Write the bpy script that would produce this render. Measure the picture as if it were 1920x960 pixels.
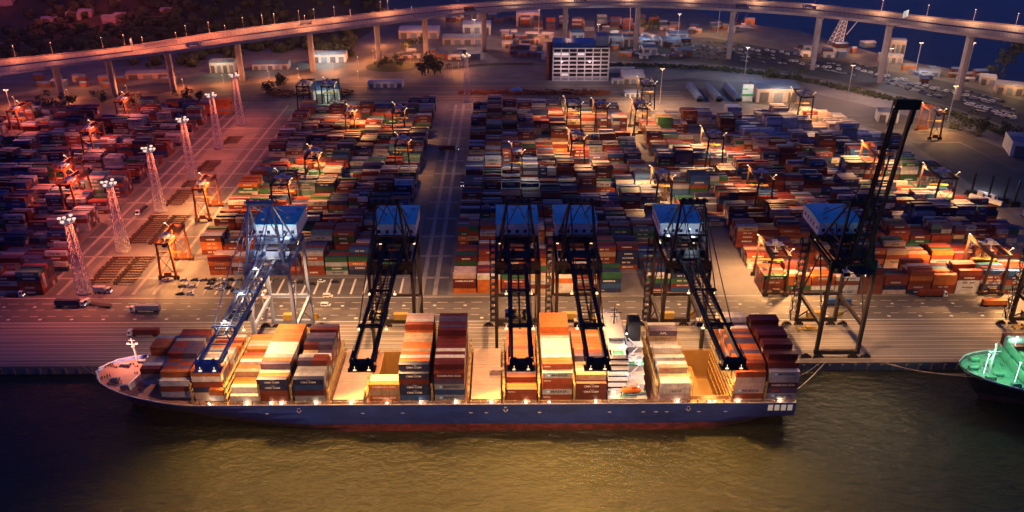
import bpy, bmesh, math, random
from mathutils import Vector, Matrix
rnd = random.Random(7)
SC = bpy.context.scene
COL = SC.collection
R = math.radians
for o in list(bpy.data.objects):
    bpy.data.objects.remove(o)

# ------------------------------------------------------------------ camera, sky, sun, exposure
PITCH, YAW, CAMH, FPX = R(26.2), R(-0.49), 217.0, 1575.0
cam = bpy.data.cameras.new('camera')
cam.sensor_width = 36.0
cam.lens = 36.0 * FPX / 1920.0
cam.clip_start = 1.0
cam.clip_end = 9000.0
camo = bpy.data.objects.new('camera', cam)
COL.objects.link(camo)
camo.location = (0, 0, CAMH)
camo.rotation_euler = (math.pi / 2 - PITCH, 0, YAW)
SC.camera = camo

W = bpy.data.worlds.new('World')
SC.world = W
W.use_nodes = True
nt = W.node_tree
nt.nodes.clear()
sky = nt.nodes.new('ShaderNodeTexSky')
sky.sky_type = 'NISHITA'
sky.sun_disc = False
sky.sun_elevation = R(0.6)
sky.sun_rotation = R(-80)
sky.altitude = 200
sky.ozone_density = 4.0
tint = nt.nodes.new('ShaderNodeMix')
tint.data_type = 'RGBA'
tint.blend_type = 'MULTIPLY'
tint.inputs[0].default_value = 1.0
tint.inputs[7].default_value = (0.62, 0.38, 1.0, 1)
bg = nt.nodes.new('ShaderNodeBackground')
bg.inputs[1].default_value = 0.085
wo = nt.nodes.new('ShaderNodeOutputWorld')
nt.links.new(sky.outputs[0], tint.inputs[6])
night = nt.nodes.new('ShaderNodeMix')
night.data_type = 'RGBA'
night.blend_type = 'ADD'
night.inputs[0].default_value = 1.0
night.inputs[7].default_value = (0.08, 0.44, 2.6, 1)
nt.links.new(tint.outputs[2], night.inputs[6])
nt.links.new(night.outputs[2], bg.inputs[0])
nt.links.new(bg.outputs[0], wo.inputs[0])

sun = bpy.data.lights.new('afterglow', 'SUN')
sun.energy = 0.10
sun.angle = R(25)
sun.color = (1.0, 0.16, 0.10)
suno = bpy.data.objects.new('afterglow', sun)
COL.objects.link(suno)
suno.rotation_euler = (R(72), 0, R(-80))

SC.view_settings.view_transform = 'Standard'
SC.view_settings.look = 'None'
SC.view_settings.gamma = 1
SC.view_settings.use_curve_mapping = False
SC.view_settings.exposure = -0.2
SC.cycles.max_bounces = 4
SC.cycles.diffuse_bounces = 2
SC.cycles.glossy_bounces = 2
SC.cycles.transmission_bounces = 2
SC.cycles.caustics_reflective = False
SC.cycles.caustics_refractive = False
SC.cycles.sample_clamp_indirect = 3.0
SC.cycles.sample_clamp_direct = 20.0
SC.cycles.use_denoising = True

AMBER = (1.0, 0.51, 0.20)
SODIUM = (1.0, 0.40, 0.10)
ROSE = (1.0, 0.20, 0.11)
RED = (1.0, 0.13, 0.07)
WARM = (1.0, 0.78, 0.52)
COOL = (0.75, 0.87, 1.0)
LK = 1.0        # scale of every lamp


def lamp(kind, loc, power, color, radius=0.6, cone=None, aim=None, name='lamp_light', parent=None):
    l = bpy.data.lights.new(name, kind)
    l.energy = power * LK
    l.color = color
    l.shadow_soft_size = radius
    o = bpy.data.objects.new(name, l)
    COL.objects.link(o)
    o.location = loc
    if kind == 'SPOT':
        l.spot_size = R(cone or 120)
        l.spot_blend = 1.0
        d = Vector(aim or (0, 0, -1))
        o.rotation_euler = d.to_track_quat('-Z', 'Y').to_euler()
    if parent is not None:
        o.parent = parent
    return o


# ------------------------------------------------------------------ pixel of the photograph -> point of the ground
_cp, _sp, _cy, _sy = math.cos(PITCH), math.sin(PITCH), math.cos(YAW), math.sin(YAW)


def at(px, py, z=0.0):
    u, v = (px - 960) / FPX, (480 - py) / FPX
    x, y, zz = u, _cp + v * _sp, -_sp + v * _cp
    x, y = _cy * x - _sy * y, _sy * x + _cy * y
    t = (z - CAMH) / zz
    return Vector((x * t, y * t, z))


# ------------------------------------------------------------------ materials
def newmat(name):
    m = bpy.data.materials.new(name)
    m.use_nodes = True
    return m, m.node_tree, m.node_tree.nodes['Principled BSDF']


MATS = {}


def mat(name, color, rough=0.6, metal=0.0, var=0.25, scale=0.4, spec=0.4, bump=0.0):
    """paint, steel or stone: base colour broken up by grime noise"""
    if name in MATS:
        return MATS[name]
    m, t, b = newmat(name)
    co = t.nodes.new('ShaderNodeTexCoord')
    nz = t.nodes.new('ShaderNodeTexNoise')
    nz.inputs['Scale'].default_value = scale
    nz.inputs['Detail'].default_value = 5
    nz.inputs['Roughness'].default_value = 0.65
    t.links.new(co.outputs['Object'], nz.inputs['Vector'])
    rp = t.nodes.new('ShaderNodeValToRGB')
    rp.color_ramp.elements[0].position = 0.3
    rp.color_ramp.elements[1].position = 0.72
    k0, k1 = 1 - var, 1 + var * 0.6
    rp.color_ramp.elements[0].color = (color[0] * k0, color[1] * k0, color[2] * k0, 1)
    rp.color_ramp.elements[1].color = (min(1, color[0] * k1), min(1, color[1] * k1), min(1, color[2] * k1), 1)
    t.links.new(nz.outputs['Fac'], rp.inputs['Fac'])
    t.links.new(rp.outputs['Color'], b.inputs['Base Color'])
    b.inputs['Roughness'].default_value = rough
    b.inputs['Metallic'].default_value = metal
    b.inputs['Specular IOR Level'].default_value = spec
    if bump:
        bp = t.nodes.new('ShaderNodeBump')
        bp.inputs['Strength'].default_value = bump
        t.links.new(nz.outputs['Fac'], bp.inputs['Height'])
        t.links.new(bp.outputs['Normal'], b.inputs['Normal'])
    MATS[name] = m
    return m


def emat(name, color, strength):
    if name in MATS:
        return MATS[name]
    m, t, b = newmat(name)
    b.inputs['Base Color'].default_value = (0.8, 0.8, 0.8, 1)
    b.inputs['Emission Color'].default_value = (*color, 1)
    b.inputs['Emission Strength'].default_value = strength
    MATS[name] = m
    return m


def paintmat(name, source):
    """painted corrugated steel; the paint is the object's colour (source 'OBJECT') or the face's own paint"""
    m, t, b = newmat(name)
    if source == 'OBJECT':
        oi = t.nodes.new('ShaderNodeObjectInfo')
        c = oi.outputs['Color']
    else:
        oi = t.nodes.new('ShaderNodeAttribute')
        oi.attribute_name = 'paint'
        c = oi.outputs['Color']
    co = t.nodes.new('ShaderNodeNewGeometry')
    nz = t.nodes.new('ShaderNodeTexNoise')
    nz.inputs['Scale'].default_value = 0.35
    nz.inputs['Detail'].default_value = 6
    nz.inputs['Roughness'].default_value = 0.7
    t.links.new(co.outputs['Position'], nz.inputs['Vector'])
    mp = t.nodes.new('ShaderNodeMapping')
    mp.inputs['Scale'].default_value = (2.2, 2.2, 0.25)
    n2 = t.nodes.new('ShaderNodeTexNoise')
    n2.inputs['Scale'].default_value = 1.0
    n2.inputs['Detail'].default_value = 3
    t.links.new(co.outputs['Position'], mp.inputs['Vector'])
    t.links.new(mp.outputs['Vector'], n2.inputs['Vector'])
    mr = t.nodes.new('ShaderNodeMapRange')
    mr.inputs['From Min'].default_value = 0.3
    mr.inputs['From Max'].default_value = 0.7
    mr.inputs['To Min'].default_value = 0.62
    mr.inputs['To Max'].default_value = 1.2
    t.links.new(nz.outputs['Fac'], mr.inputs['Value'])
    mr2 = t.nodes.new('ShaderNodeMapRange')
    mr2.inputs['From Min'].default_value = 0.5
    mr2.inputs['From Max'].default_value = 0.75
    mr2.inputs['To Min'].default_value = 0.0
    mr2.inputs['To Max'].default_value = 0.45
    t.links.new(n2.outputs['Fac'], mr2.inputs['Value'])
    mx = t.nodes.new('ShaderNodeMix')
    mx.data_type = 'RGBA'
    mx.blend_type = 'MULTIPLY'
    mx.inputs[0].default_value = 1
    t.links.new(c, mx.inputs[6])
    t.links.new(mr.outputs['Result'], mx.inputs[7])
    m2 = t.nodes.new('ShaderNodeMix')
    m2.data_type = 'RGBA'
    t.links.new(mr2.outputs['Result'], m2.inputs[0])
    t.links.new(mx.outputs[2], m2.inputs[6])
    m2.inputs[7].default_value = (0.10, 0.06, 0.04, 1)
    t.links.new(m2.outputs[2], b.inputs['Base Color'])
    b.inputs['Roughness'].default_value = 0.5
    b.inputs['Specular IOR Level'].default_value = 0.35
    return m


M_BOX = paintmat('container_paint', 'OBJECT')
M_BOXSTK = paintmat('stacked_container_paint', 'FACE')
WHITE = mat('white_paint', (0.72, 0.70, 0.66), 0.5)
BLACKM = mat('black_paint', (0.012, 0.012, 0.014), 0.5)
DKSTEEL = mat('dark_brown_steel', (0.016, 0.009, 0.009), 0.55)
BLUEST = mat('blue_grey_steel', (0.19, 0.235, 0.36), 0.5)
ORST = mat('orange_steel', (0.24, 0.065, 0.015), 0.5)
BROWNST = mat('brown_steel', (0.045, 0.020, 0.012), 0.55)
GALV = mat('galvanised_steel', (0.55, 0.50, 0.50), 0.5)
RUST = mat('rusty_steel', (0.16, 0.045, 0.018), 0.8)
CONC = mat('concrete', (0.33, 0.29, 0.27), 0.85, scale=0.12)
ASPH = mat('asphalt', (0.055, 0.052, 0.055), 0.8, scale=0.08, var=0.35)
GLASSD = mat('dark_glass', (0.01, 0.012, 0.018), 0.08, var=0.1, spec=0.6)
RUBBER = mat('black_rubber', (0.012, 0.012, 0.012), 0.8)
LAMP_W = emat('lamp_white', (1.0, 0.86, 0.70), 5)
LAMP_A = emat('lamp_amber', (1.0, 0.68, 0.36), 2.2)
LAMP_R = emat('lamp_rose', (1.0, 0.66, 0.46), 1.5)
LAMP_C = emat('lamp_cool', (0.85, 0.93, 1.0), 3)


# ------------------------------------------------------------------ mesh builder
class MB:
    def __init__(s):
        s.v, s.f, s.m, s.c = [], [], [], []

    def add(s, vs, fs, m=0, c=None):
        n = len(s.v)
        s.v.extend([tuple(q) for q in vs])
        for f in fs:
            s.f.append([i + n for i in f])
            s.m.append(m)
            s.c.append(c)
        return s

    def box(s, x0, x1, y0, y1, z0, z1, m=0, c=None):
        return s.add([(x0, y0, z0), (x1, y0, z0), (x1, y1, z0), (x0, y1, z0), (x0, y0, z1), (x1, y0, z1), (x1, y1, z1), (x0, y1, z1)],
                     [(0, 3, 2, 1), (4, 5, 6, 7), (0, 1, 5, 4), (1, 2, 6, 5), (2, 3, 7, 6), (3, 0, 4, 7)], m, c)

    def cbox(s, cx, cy, cz, sx, sy, sz, m=0, c=None):
        return s.box(cx - sx / 2, cx + sx / 2, cy - sy / 2, cy + sy / 2, cz - sz / 2, cz + sz / 2, m, c)

    def bar(s, p, q, w, h=None, m=0, w2=None, h2=None):
        p, q = Vector(p), Vector(q)
        d = q - p
        if d.length < 1e-6:
            return s
        d.normalize()
        up = Vector((0, 0, 1)) if abs(d.z) < 0.95 else Vector((0, 1, 0))
        a = d.cross(up).normalized()
        b = a.cross(d).normalized()
        h = w if h is None else h
        w2 = w if w2 is None else w2
        h2 = h if h2 is None else h2
        vs = []
        for o, ww, hh in ((p, w, h), (q, w2, h2)):
            for i, j in ((-1, -1), (1, -1), (1, 1), (-1, 1)):
                vs.append(o + a * (i * ww / 2) + b * (j * hh / 2))
        return s.add(vs, [(3, 2, 1, 0), (4, 5, 6, 7), (0, 1, 5, 4), (1, 2, 6, 5), (2, 3, 7, 6), (3, 0, 4, 7)], m)

    def tube(s, p, q, r, n=8, m=0, r2=None):
        p, q = Vector(p), Vector(q)
        d = (q - p).normalized()
        up = Vector((0, 0, 1)) if abs(d.z) < 0.95 else Vector((0, 1, 0))
        a = d.cross(up).normalized()
        b = a.cross(d).normalized()
        r2 = r if r2 is None else r2
        vs = []
        for o, rr in ((p, r), (q, r2)):
            for i in range(n):
                t = 2 * math.pi * i / n
                vs.append(o + a * math.cos(t) * rr + b * math.sin(t) * rr)
        fs = [(i, (i + 1) % n, n + (i + 1) % n, n + i) for i in range(n)]
        fs += [tuple(range(n - 1, -1, -1)), tuple(range(n, 2 * n))]
        return s.add(vs, fs, m)

    def prism(s, pts, z0, z1, m=0):
        n = len(pts)
        vs = [(x, y, z0) for x, y in pts] + [(x, y, z1) for x, y in pts]
        fs = [(i, (i + 1) % n, n + (i + 1) % n, n + i) for i in range(n)] + [tuple(range(n - 1, -1, -1)), tuple(range(n, 2 * n))]
        return s.add(vs, fs, m)

    def sheet(s, x0, x1, y0, y1, z, m=0):
        return s.add([(x0, y0, z), (x1, y0, z), (x1, y1, z), (x0, y1, z)], [(0, 1, 2, 3)], m)

    def blob(s, c, r, seed, m=0, sq=0.8):
        rr = random.Random(seed)
        vs, n1, n2 = [], 6, 4
        vs.append((c[0], c[1], c[2] - r * sq))
        for j in range(1, n2):
            ph = math.pi * j / n2 - math.pi / 2
            for i in range(n1):
                t = 2 * math.pi * (i + 0.5 * (j % 2)) / n1
                k = r * rr.uniform(0.7, 1.2)
                vs.append((c[0] + k * math.cos(ph) * math.cos(t), c[1] + k * math.cos(ph) * math.sin(t), c[2] + k * sq * math.sin(ph)))
        vs.append((c[0], c[1], c[2] + r * sq))
        fs = [(0, 1 + (i + 1) % n1, 1 + i) for i in range(n1)]
        for j in range(n2 - 2):
            for i in range(n1):
                a, b = 1 + j * n1 + i, 1 + j * n1 + (i + 1) % n1
                fs.append((a, b, b + n1, a + n1))
        L = len(vs) - 1
        k = 1 + (n2 - 2) * n1
        fs += [(k + i, k + (i + 1) % n1, L) for i in range(n1)]
        return s.add(vs, fs, m)

    def mesh(s, name, mats):
        me = bpy.data.meshes.new(name)
        me.from_pydata(s.v, [], s.f)
        for q in (mats if isinstance(mats, (list, tuple)) else [mats]):
            me.materials.append(q)
        me.polygons.foreach_set('material_index', s.m)
        if any(c is not None for c in s.c):
            a = me.attributes.new('paint', 'FLOAT_COLOR', 'FACE')
            flat = []
            for c in s.c:
                flat.extend((*(c or (0.5, 0.5, 0.5)), 1.0))
            a.data.foreach_set('color', flat)
        me.update()
        return me

    def build(s, name, mats, parent=None, loc=(0, 0, 0), rz=0.0):
        return link(name, s.mesh(name, mats), parent, loc, rz)


def link(name, data, parent=None, loc=(0, 0, 0), rz=0.0):
    o = bpy.data.objects.new(name, data)
    COL.objects.link(o)
    o.location = loc
    o.rotation_euler = (0, 0, rz)
    if parent is not None:
        o.parent = parent
    return o


def thing(name, label, cat, loc=(0, 0, 0), rz=0.0, group=None):
    o = link(name, None, None, loc, rz)
    o.empty_display_size = 0.5
    return tag(o, label, cat, group)


def tag(o, label=None, cat=None, group=None, kind=None):
    for k, v in (('label', label), ('category', cat), ('group', group), ('kind', kind)):
        if v:
            o[k] = v
    return o


KIDS = {}


def copy_tree(src, loc, rz=None, label=None, parent=None):
    c = src.copy()
    COL.objects.link(c)
    if parent is None:
        c.location = loc
        if rz is not None:
            c.rotation_euler = (0, 0, rz)
        if label:
            c['label'] = label
    else:
        c.parent = parent
    for ch in list(src.children):
        copy_tree(ch, None, None, None, c)
    return c


ORD = ['', 'first', 'second', 'third', 'fourth', 'fifth', 'sixth', 'seventh', 'eighth', 'ninth', 'tenth', 'eleventh', 'twelfth', 'thirteenth',
       'fourteenth', 'fifteenth', 'sixteenth', 'seventeenth', 'eighteenth', 'nineteenth', 'twentieth']
# ------------------------------------------------------------------ setting: water, land, quay, roads
def surf(name, m, parts):
    b = MB()
    for p in parts:
        b.sheet(*p)
    o = b.build(name, m)
    return tag(o, kind='structure')


def water_mat():
    m, t, b = newmat('harbour_water')
    co = t.nodes.new('ShaderNodeNewGeometry')
    n1 = t.nodes.new('ShaderNodeTexNoise')
    n1.inputs['Scale'].default_value = 0.5
    n1.inputs['Detail'].default_value = 5
    n1.inputs['Roughness'].default_value = 0.62
    mp = t.nodes.new('ShaderNodeMapping')
    mp.inputs['Scale'].default_value = (0.8, 1.25, 1)
    mp.inputs['Rotation'].default_value = (0, 0, 0.35)
    t.links.new(co.outputs['Position'], mp.inputs['Vector'])
    t.links.new(mp.outputs['Vector'], n1.inputs['Vector'])
    bp = t.nodes.new('ShaderNodeBump')
    bp.inputs['Strength'].default_value = 0.8
    bp.inputs['Distance'].default_value = 1.25
    n0 = t.nodes.new('ShaderNodeTexNoise')
    n0.inputs['Scale'].default_value = 0.17
    n0.inputs['Detail'].default_value = 3
    t.links.new(mp.outputs['Vector'], n0.inputs['Vector'])
    sm = t.nodes.new('ShaderNodeMath')
    sm.operation = 'MULTIPLY_ADD'
    sm.inputs[1].default_value = 2.4
    t.links.new(n0.outputs['Fac'], sm.inputs[0])
    t.links.new(n1.outputs['Fac'], sm.inputs[2])
    t.links.new(sm.outputs[0], bp.inputs['Height'])
    t.links.new(bp.outputs['Normal'], b.inputs['Normal'])
    n2 = t.nodes.new('ShaderNodeTexNoise')
    n2.inputs['Scale'].default_value = 0.012
    n2.inputs['Detail'].default_value = 3
    t.links.new(co.outputs['Position'], n2.inputs['Vector'])
    rp = t.nodes.new('ShaderNodeValToRGB')
    rp.color_ramp.elements[0].position = 0.3
    rp.color_ramp.elements[1].position = 0.7
    rp.color_ramp.elements[0].color = (0.0075, 0.009, 0.005, 1)
    rp.color_ramp.elements[1].color = (0.011, 0.013, 0.006, 1)
    t.links.new(n2.outputs['Fac'], rp.inputs['Fac'])
    t.links.new(rp.outputs['Color'], b.inputs['Base Color'])
    b.inputs['Roughness'].default_value = 0.12
    b.inputs['IOR'].default_value = 1.36
    return m


M_WATER = water_mat()
surf('water', M_WATER, [(-5000, 6000, -600, 7000, -4.0)])


def ground_mat(name, c0, c1, sc=0.03, rough=0.75, streak=None):
    m, t, b = newmat(name)
    co = t.nodes.new('ShaderNodeNewGeometry')
    n1 = t.nodes.new('ShaderNodeTexNoise')
    n1.inputs['Scale'].default_value = sc
    n1.inputs['Detail'].default_value = 9
    n1.inputs['Roughness'].default_value = 0.7
    if streak:
        mp = t.nodes.new('ShaderNodeMapping')
        mp.inputs['Scale'].default_value = (*streak, 1)
        t.links.new(co.outputs['Position'], mp.inputs['Vector'])
        t.links.new(mp.outputs['Vector'], n1.inputs['Vector'])
    else:
        t.links.new(co.outputs['Position'], n1.inputs['Vector'])
    rp = t.nodes.new('ShaderNodeValToRGB')
    rp.color_ramp.elements[0].position = 0.32
    rp.color_ramp.elements[1].position = 0.68
    rp.color_ramp.elements[0].color = (*c0, 1)
    rp.color_ramp.elements[1].color = (*c1, 1)
    t.links.new(n1.outputs['Fac'], rp.inputs['Fac'])
    t.links.new(rp.outputs['Color'], b.inputs['Base Color'])
    b.inputs['Roughness'].default_value = rough
    return m


M_YARD = ground_mat('yard_concrete', (0.085, 0.075, 0.075), (0.17, 0.15, 0.145), 0.05)
M_APRON = ground_mat('apron_concrete', (0.09, 0.078, 0.068), (0.24, 0.205, 0.172), 1.0, 0.7, (0.012, 0.35))
M_LANE = ground_mat('lane_asphalt', (0.055, 0.05, 0.05), (0.12, 0.105, 0.10), 1.0, 0.7, (0.02, 0.2))
M_ROADY = ground_mat('road_asphalt', (0.045, 0.045, 0.05), (0.10, 0.095, 0.10), 1.0, 0.7, (0.2, 0.02))
M_LIGHTSTRIP = ground_mat('worn_concrete_strip', (0.16, 0.145, 0.14), (0.28, 0.255, 0.24), 0.2)
M_PAINT = ground_mat('road_paint', (0.42, 0.40, 0.36), (0.72, 0.70, 0.64), 0.8, 0.6)
M_YPAINT = ground_mat('yellow_road_paint', (0.40, 0.25, 0.05), (0.55, 0.36, 0.08), 0.8, 0.6)
M_DIRT = ground_mat('dirt', (0.07, 0.055, 0.045), (0.15, 0.12, 0.10), 0.04, 0.9)
M_GRASS = ground_mat('rough_grass', (0.022, 0.028, 0.012), (0.055, 0.06, 0.022), 0.08, 0.95)

QY = 327.5
land = [(-3000, QY), (1500, QY), (1500, 790), (640, 800), (540, 822), (503.6, 849), (473.6, 895), (455, 915), (429, 964), (405, 1015), (378, 1096), (330, 1135),
        (292, 1169), (262, 1330), (240, 2000), (200, 5000), (-3000, 5000)]
bm = bmesh.new()
bf = bm.faces.new([bm.verts.new((x, y, 0)) for x, y in land])
bmesh.ops.triangulate(bm, faces=[bf])
me = bpy.data.meshes.new('ground')
bm.to_mesh(me)
me.materials.append(M_YARD)
tag(link('ground', me), kind='structure')
n = len(land)
qw = MB()
for i in range(n - 1):
    if i == 13 - 13 or True:
        (xa, ya), (xb, yb) = land[i], land[i + 1]
        if i in (0,):
            continue
        qw.add([(xa, ya, -0.01), (xb, yb, -0.01), (xb, yb, -7), (xa, ya, -7)], [(0, 1, 2, 3)])
tag(qw.build('sea_wall', CONC), kind='structure')
q = MB()
q.box(-3000, 1500, QY - 0.6, QY + 0.02, -7, 0.25)
q.box(-3000, 1500, QY + 0.03, QY + 0.5, 0.004, 0.25)
for i in range(-60, 140):
    x = i * 6.0
    q.box(x, x + 1.1, QY - 1.25, QY - 0.62, -3.6, -0.6)
tag(q.build('quay_wall', mat('quay_concrete', (0.16, 0.14, 0.13), 0.8, scale=0.3)), kind='structure')

surf('apron', M_APRON, [(-2000, 1400, QY + 0.6, 365, 0.006)])
surf('quay_road', M_LANE, [(-2000, 1400, 367, 392, 0.006)])
rails = MB()
for y in (331.5, 361.5):
    for d in (-0.35, 0.35):
        rails.box(-900, 700, y + d - 0.06, y + d + 0.06, 0.011, 0.05)
tag(rails.build('crane_rail', RUST), kind='structure')
mk = []
for y in (335.2, 338.8, 342.4, 346.0, 349.6, 353.2, 356.8):
    mk.append((-1200, 900, y, y + 0.22, 0.012))
for y in (330.4, 332.9, 360.2, 363.0):
    mk.append((-1200, 900, y, y + 0.2, 0.012))
for y in (366.4, 391.6):
    mk.append((-1200, 900, y, y + 0.45, 0.012))
for y in (373, 379.5, 386):
    for i in range(-90, 60):
        mk.append((i * 9.0, i * 9.0 + (4.2 if y < 380 else 5.5), y, y + 0.3, 0.013))
for i in range(-24, 30):
    x = i * 16.0 + 3
    mk.append((x, x + 1.6, 369.3, 370.6, 0.013))
    mk.append((x + 7, x + 8.6, 382.2, 383.5, 0.013))
surf('road_markings', M_PAINT, mk)
lt = []
for y0, y1 in ((336.2, 337.8), (343.3, 344.9), (350.4, 352.0), (357.4, 359.0)):
    lt.append((-1200, 900, y0, y1, 0.010))
surf('worn_lane', ground_mat('worn_lane_concrete', (0.14, 0.12, 0.105), (0.26, 0.23, 0.20), 1.0, 0.7, (0.015, 0.3)), lt)

# parking apron in front of the yard
surf('parking_lot', M_LANE, [(-181, -57, 394, 415.6, 0.008)])
pk = []
for i in range(19):
    x = -176 + i * 6.6
    pk.append((x, x + 1.1, 395.5, 413.0, 0.016))
surf('parking_markings', M_PAINT, pk)

# roads that run away from the quay
surf('central_road', M_ROADY, [(-52, -31, 394, 760, 0.008)])
cr = []
for x in (-46.3, -39.2):
    cr.append((x, x + 2.4, 394, 758, 0.014))
for k in range(13):
    y = 413 + k * 27.3
    cr.append((-51.5, -31.5, y, y + 2.2, 0.018))
surf('central_road_strip', M_LIGHTSTRIP, cr)
surf('side_road', M_ROADY, [(-206, -182, 394, 790, 0.008), (-256, -234, 394, 760, 0.008)])
lr = []
for x in (-200.5, -189.5, -249.5, -240.5):
    lr.append((x, x + 2.0, 396, 756, 0.014))
for k in range(13):
    y = 414 + k * 27.3
    lr.append((-255.5, -183, y, y + 1.6, 0.018))
surf('side_road_strip', M_LIGHTSTRIP, lr)
surf('east_road', M_ROADY, [(319, 332, 394, 680, 0.008)])
yl = []
for k in range(13):
    for z0, z1 in ((-28, 108), (138, 316)):
        y = 396 + k * 27.3 - 4.3
        yl.append((z0, z1, y, y + 0.9, 0.012))
    y = 418 + k * 26.6 - 4.0
    yl.append((-178, -54, y, y + 0.9, 0.012))
surf('runway_strip', M_LIGHTSTRIP, yl)

# the roads behind the yard
surf('back_road', ground_mat('old_asphalt', (0.045, 0.04, 0.045), (0.12, 0.10, 0.10), 1.0, 0.8, (0.008, 0.12)), [(-560, 300, 770, 838, 0.006)])
bk = []
for y in (778, 786, 801, 822):
    bk.append((-240, 170, y, y + 0.8, 0.012))
surf('back_road_markings', M_YPAINT, bk)


def ribbon(name, pts, w, m, z, kind='structure'):
    b = MB()
    L, Rr = [], []
    for i, p in enumerate(pts):
        a = Vector(pts[max(0, i - 1)])
        c = Vector(pts[min(len(pts) - 1, i + 1)])
        d = (c - a).normalized()
        nrm = Vector((-d.y, d.x))
        L.append(Vector(p) + nrm * w / 2)
        Rr.append(Vector(p) - nrm * w / 2)
    vs = [(q.x, q.y, z) for q in L] + [(q.x, q.y, z) for q in Rr]
    k = len(pts)
    b.add(vs, [(k + i, k + i + 1, i + 1, i) for i in range(k - 1)])
    return tag(b.build(name, m), kind=kind)


def smooth(pts, n=8):
    out = []
    P = [Vector(p) for p in pts]
    for i in range(len(P) - 1):
        p0, p1, p2, p3 = P[max(0, i - 1)], P[i], P[i + 1], P[min(len(P) - 1, i + 2)]
        for k in range(n):
            t = k / n
            out.append(0.5 * ((2 * p1) + (-p0 + p2) * t + (2 * p0 - 5 * p1 + 4 * p2 - p3) * t * t + (-p0 + 3 * p1 - 3 * p2 + p3) * t ** 3))
    out.append(P[-1])
    return out


g2 = lambda px, py: at(px, py).to_2d()
M_SODROAD = ground_mat('worn_road', (0.09, 0.075, 0.065), (0.17, 0.14, 0.12), 0.08, 0.8)
ribbon('hill_foot_road', smooth([g2(-160, 232), g2(0, 196), g2(180, 178), g2(350, 162), g2(470, 152), g2(600, 138), g2(690, 112), g2(725, 80), g2(740, 40), g2(748, 10)]), 24, M_SODROAD, 0.010)
ribbon('slip_road', smooth([g2(-100, 198), g2(60, 172), g2(220, 158), g2(420, 144), g2(560, 128), g2(650, 116)]), 13, M_SODROAD, 0.014)
ring = [Vector((-122 + 44 * math.cos(t), 905 + 36 * math.sin(t))) for t in [2 * math.pi * i / 32 for i in range(33)]]
ribbon('roundabout_road', ring, 26, M_SODROAD, 0.018)
ribbon('roundabout_exit', smooth([g2(790, 128), g2(850, 138), g2(960, 146), g2(1035, 150)]), 12, M_SODROAD, 0.022)
isl = MB()
isl.prism([(-122 + 28 * math.cos(2 * math.pi * i / 28), 905 + 22 * math.sin(2 * math.pi * i / 28)) for i in range(28)], 0.02, 0.35)
tag(isl.build('roundabout_island', M_GRASS), kind='structure')
ribbon('car_lot_road', smooth([g2(1000, 120), g2(1197, 116), g2(1340, 122), g2(1480, 138), g2(1620, 166), g2(1760, 196), g2(1880, 238), g2(1990, 280)]), 7, M_SODROAD, 0.02)
ribbon('coast_road', smooth([g2(1190, 55), g2(1330, 58), g2(1420, 78), g2(1520, 95), g2(1640, 125), g2(1740, 140), g2(1850, 160), g2(1960, 190)]), 16, M_SODROAD, 0.016)
ribbon('verge', smooth([g2(760, 140), g2(900, 122), g2(1030, 120), g2(1197, 122), g2(1340, 128), g2(1480, 146), g2(1620, 174), g2(1760, 206), g2(1880, 250), g2(1990, 300)]), 11, M_GRASS, 0.012)
lot = MB()
lot.add([(*g2(1120, 118), 0.008), (*g2(1300, 116), 0.008), (*g2(1480, 134), 0.008), (*g2(1640, 166), 0.008), (*g2(1990, 275), 0.008), (*g2(1990, 205), 0.008), (*g2(1760, 150), 0.008),
         (*g2(1520, 104), 0.008), (*g2(1330, 70), 0.008), (*g2(1120, 70), 0.008)], [tuple(range(10))])
tag(lot.build('car_lot', ASPH), kind='structure')
by = MB()
by.add([(*g2(*q), 0.004) for q in ((1130, 160), (1290, 146), (1480, 166), (1620, 196), (1760, 232), (1900, 286), (1990, 330), (1990, 360), (1800, 266), (1700, 266), (1640, 242), (1500, 204), (1290, 180), (1130, 186))], [tuple(range(13, -1, -1))])
tag(by.build('back_yard', ground_mat('dark_streaky_dirt', (0.030, 0.027, 0.03), (0.085, 0.07, 0.07), 1.0, .85, (0.012, 0.10))), kind='structure')  # darker, streaky ground sheet behind the eastern blocks
fl = MB()
fl.add([(*g2(1708, 268), 0.010), (*g2(1800, 268), 0.010), (*g2(1990, 360), 0.010), (*g2(1990, 420), 0.010), (*g2(1830, 352), 0.010)], [(4, 3, 2, 1, 0)])
tag(fl.build('east_lot', ASPH), kind='structure')

# hill in the upper left
hb = MB()
NX, NY = 70, 60


def hill_h(x, y):
    ex = max(0.0, min(1.0, (-150 - 0.05 * (y - 900) - x) / 190.0))
    ey = max(0.0, min(1.0, (y - 985 + 0.12 * (x + 300)) / 300.0))
    s = ex * ex * (3 - 2 * ex) * ey * ey * (3 - 2 * ey)
    return s * (60 + 0.13 * max(0, y - 900)) + s * 9 * (math.sin(x * 0.021) * math.cos(y * 0.017) + 0.5 * math.sin(x * 0.055 + y * 0.03))


hv = []
for j in range(NY):
    for i in range(NX):
        x = -1700 + (1570.0) * i / (NX - 1)
        y = 930 + 1500.0 * j / (NY - 1)
        hv.append((x, y, hill_h(x, y) - 0.5))
hb.add(hv, [(j * NX + i, j * NX + i + 1, (j + 1) * NX + i + 1, (j + 1) * NX + i) for j in range(NY - 1) for i in range(NX - 1)])
M_SOIL = ground_mat('wooded_soil', (0.03, 0.022, 0.014), (0.06, 0.045, 0.026), 0.05, 0.95)
tag(hb.build('hill', M_SOIL), kind='structure')
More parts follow.
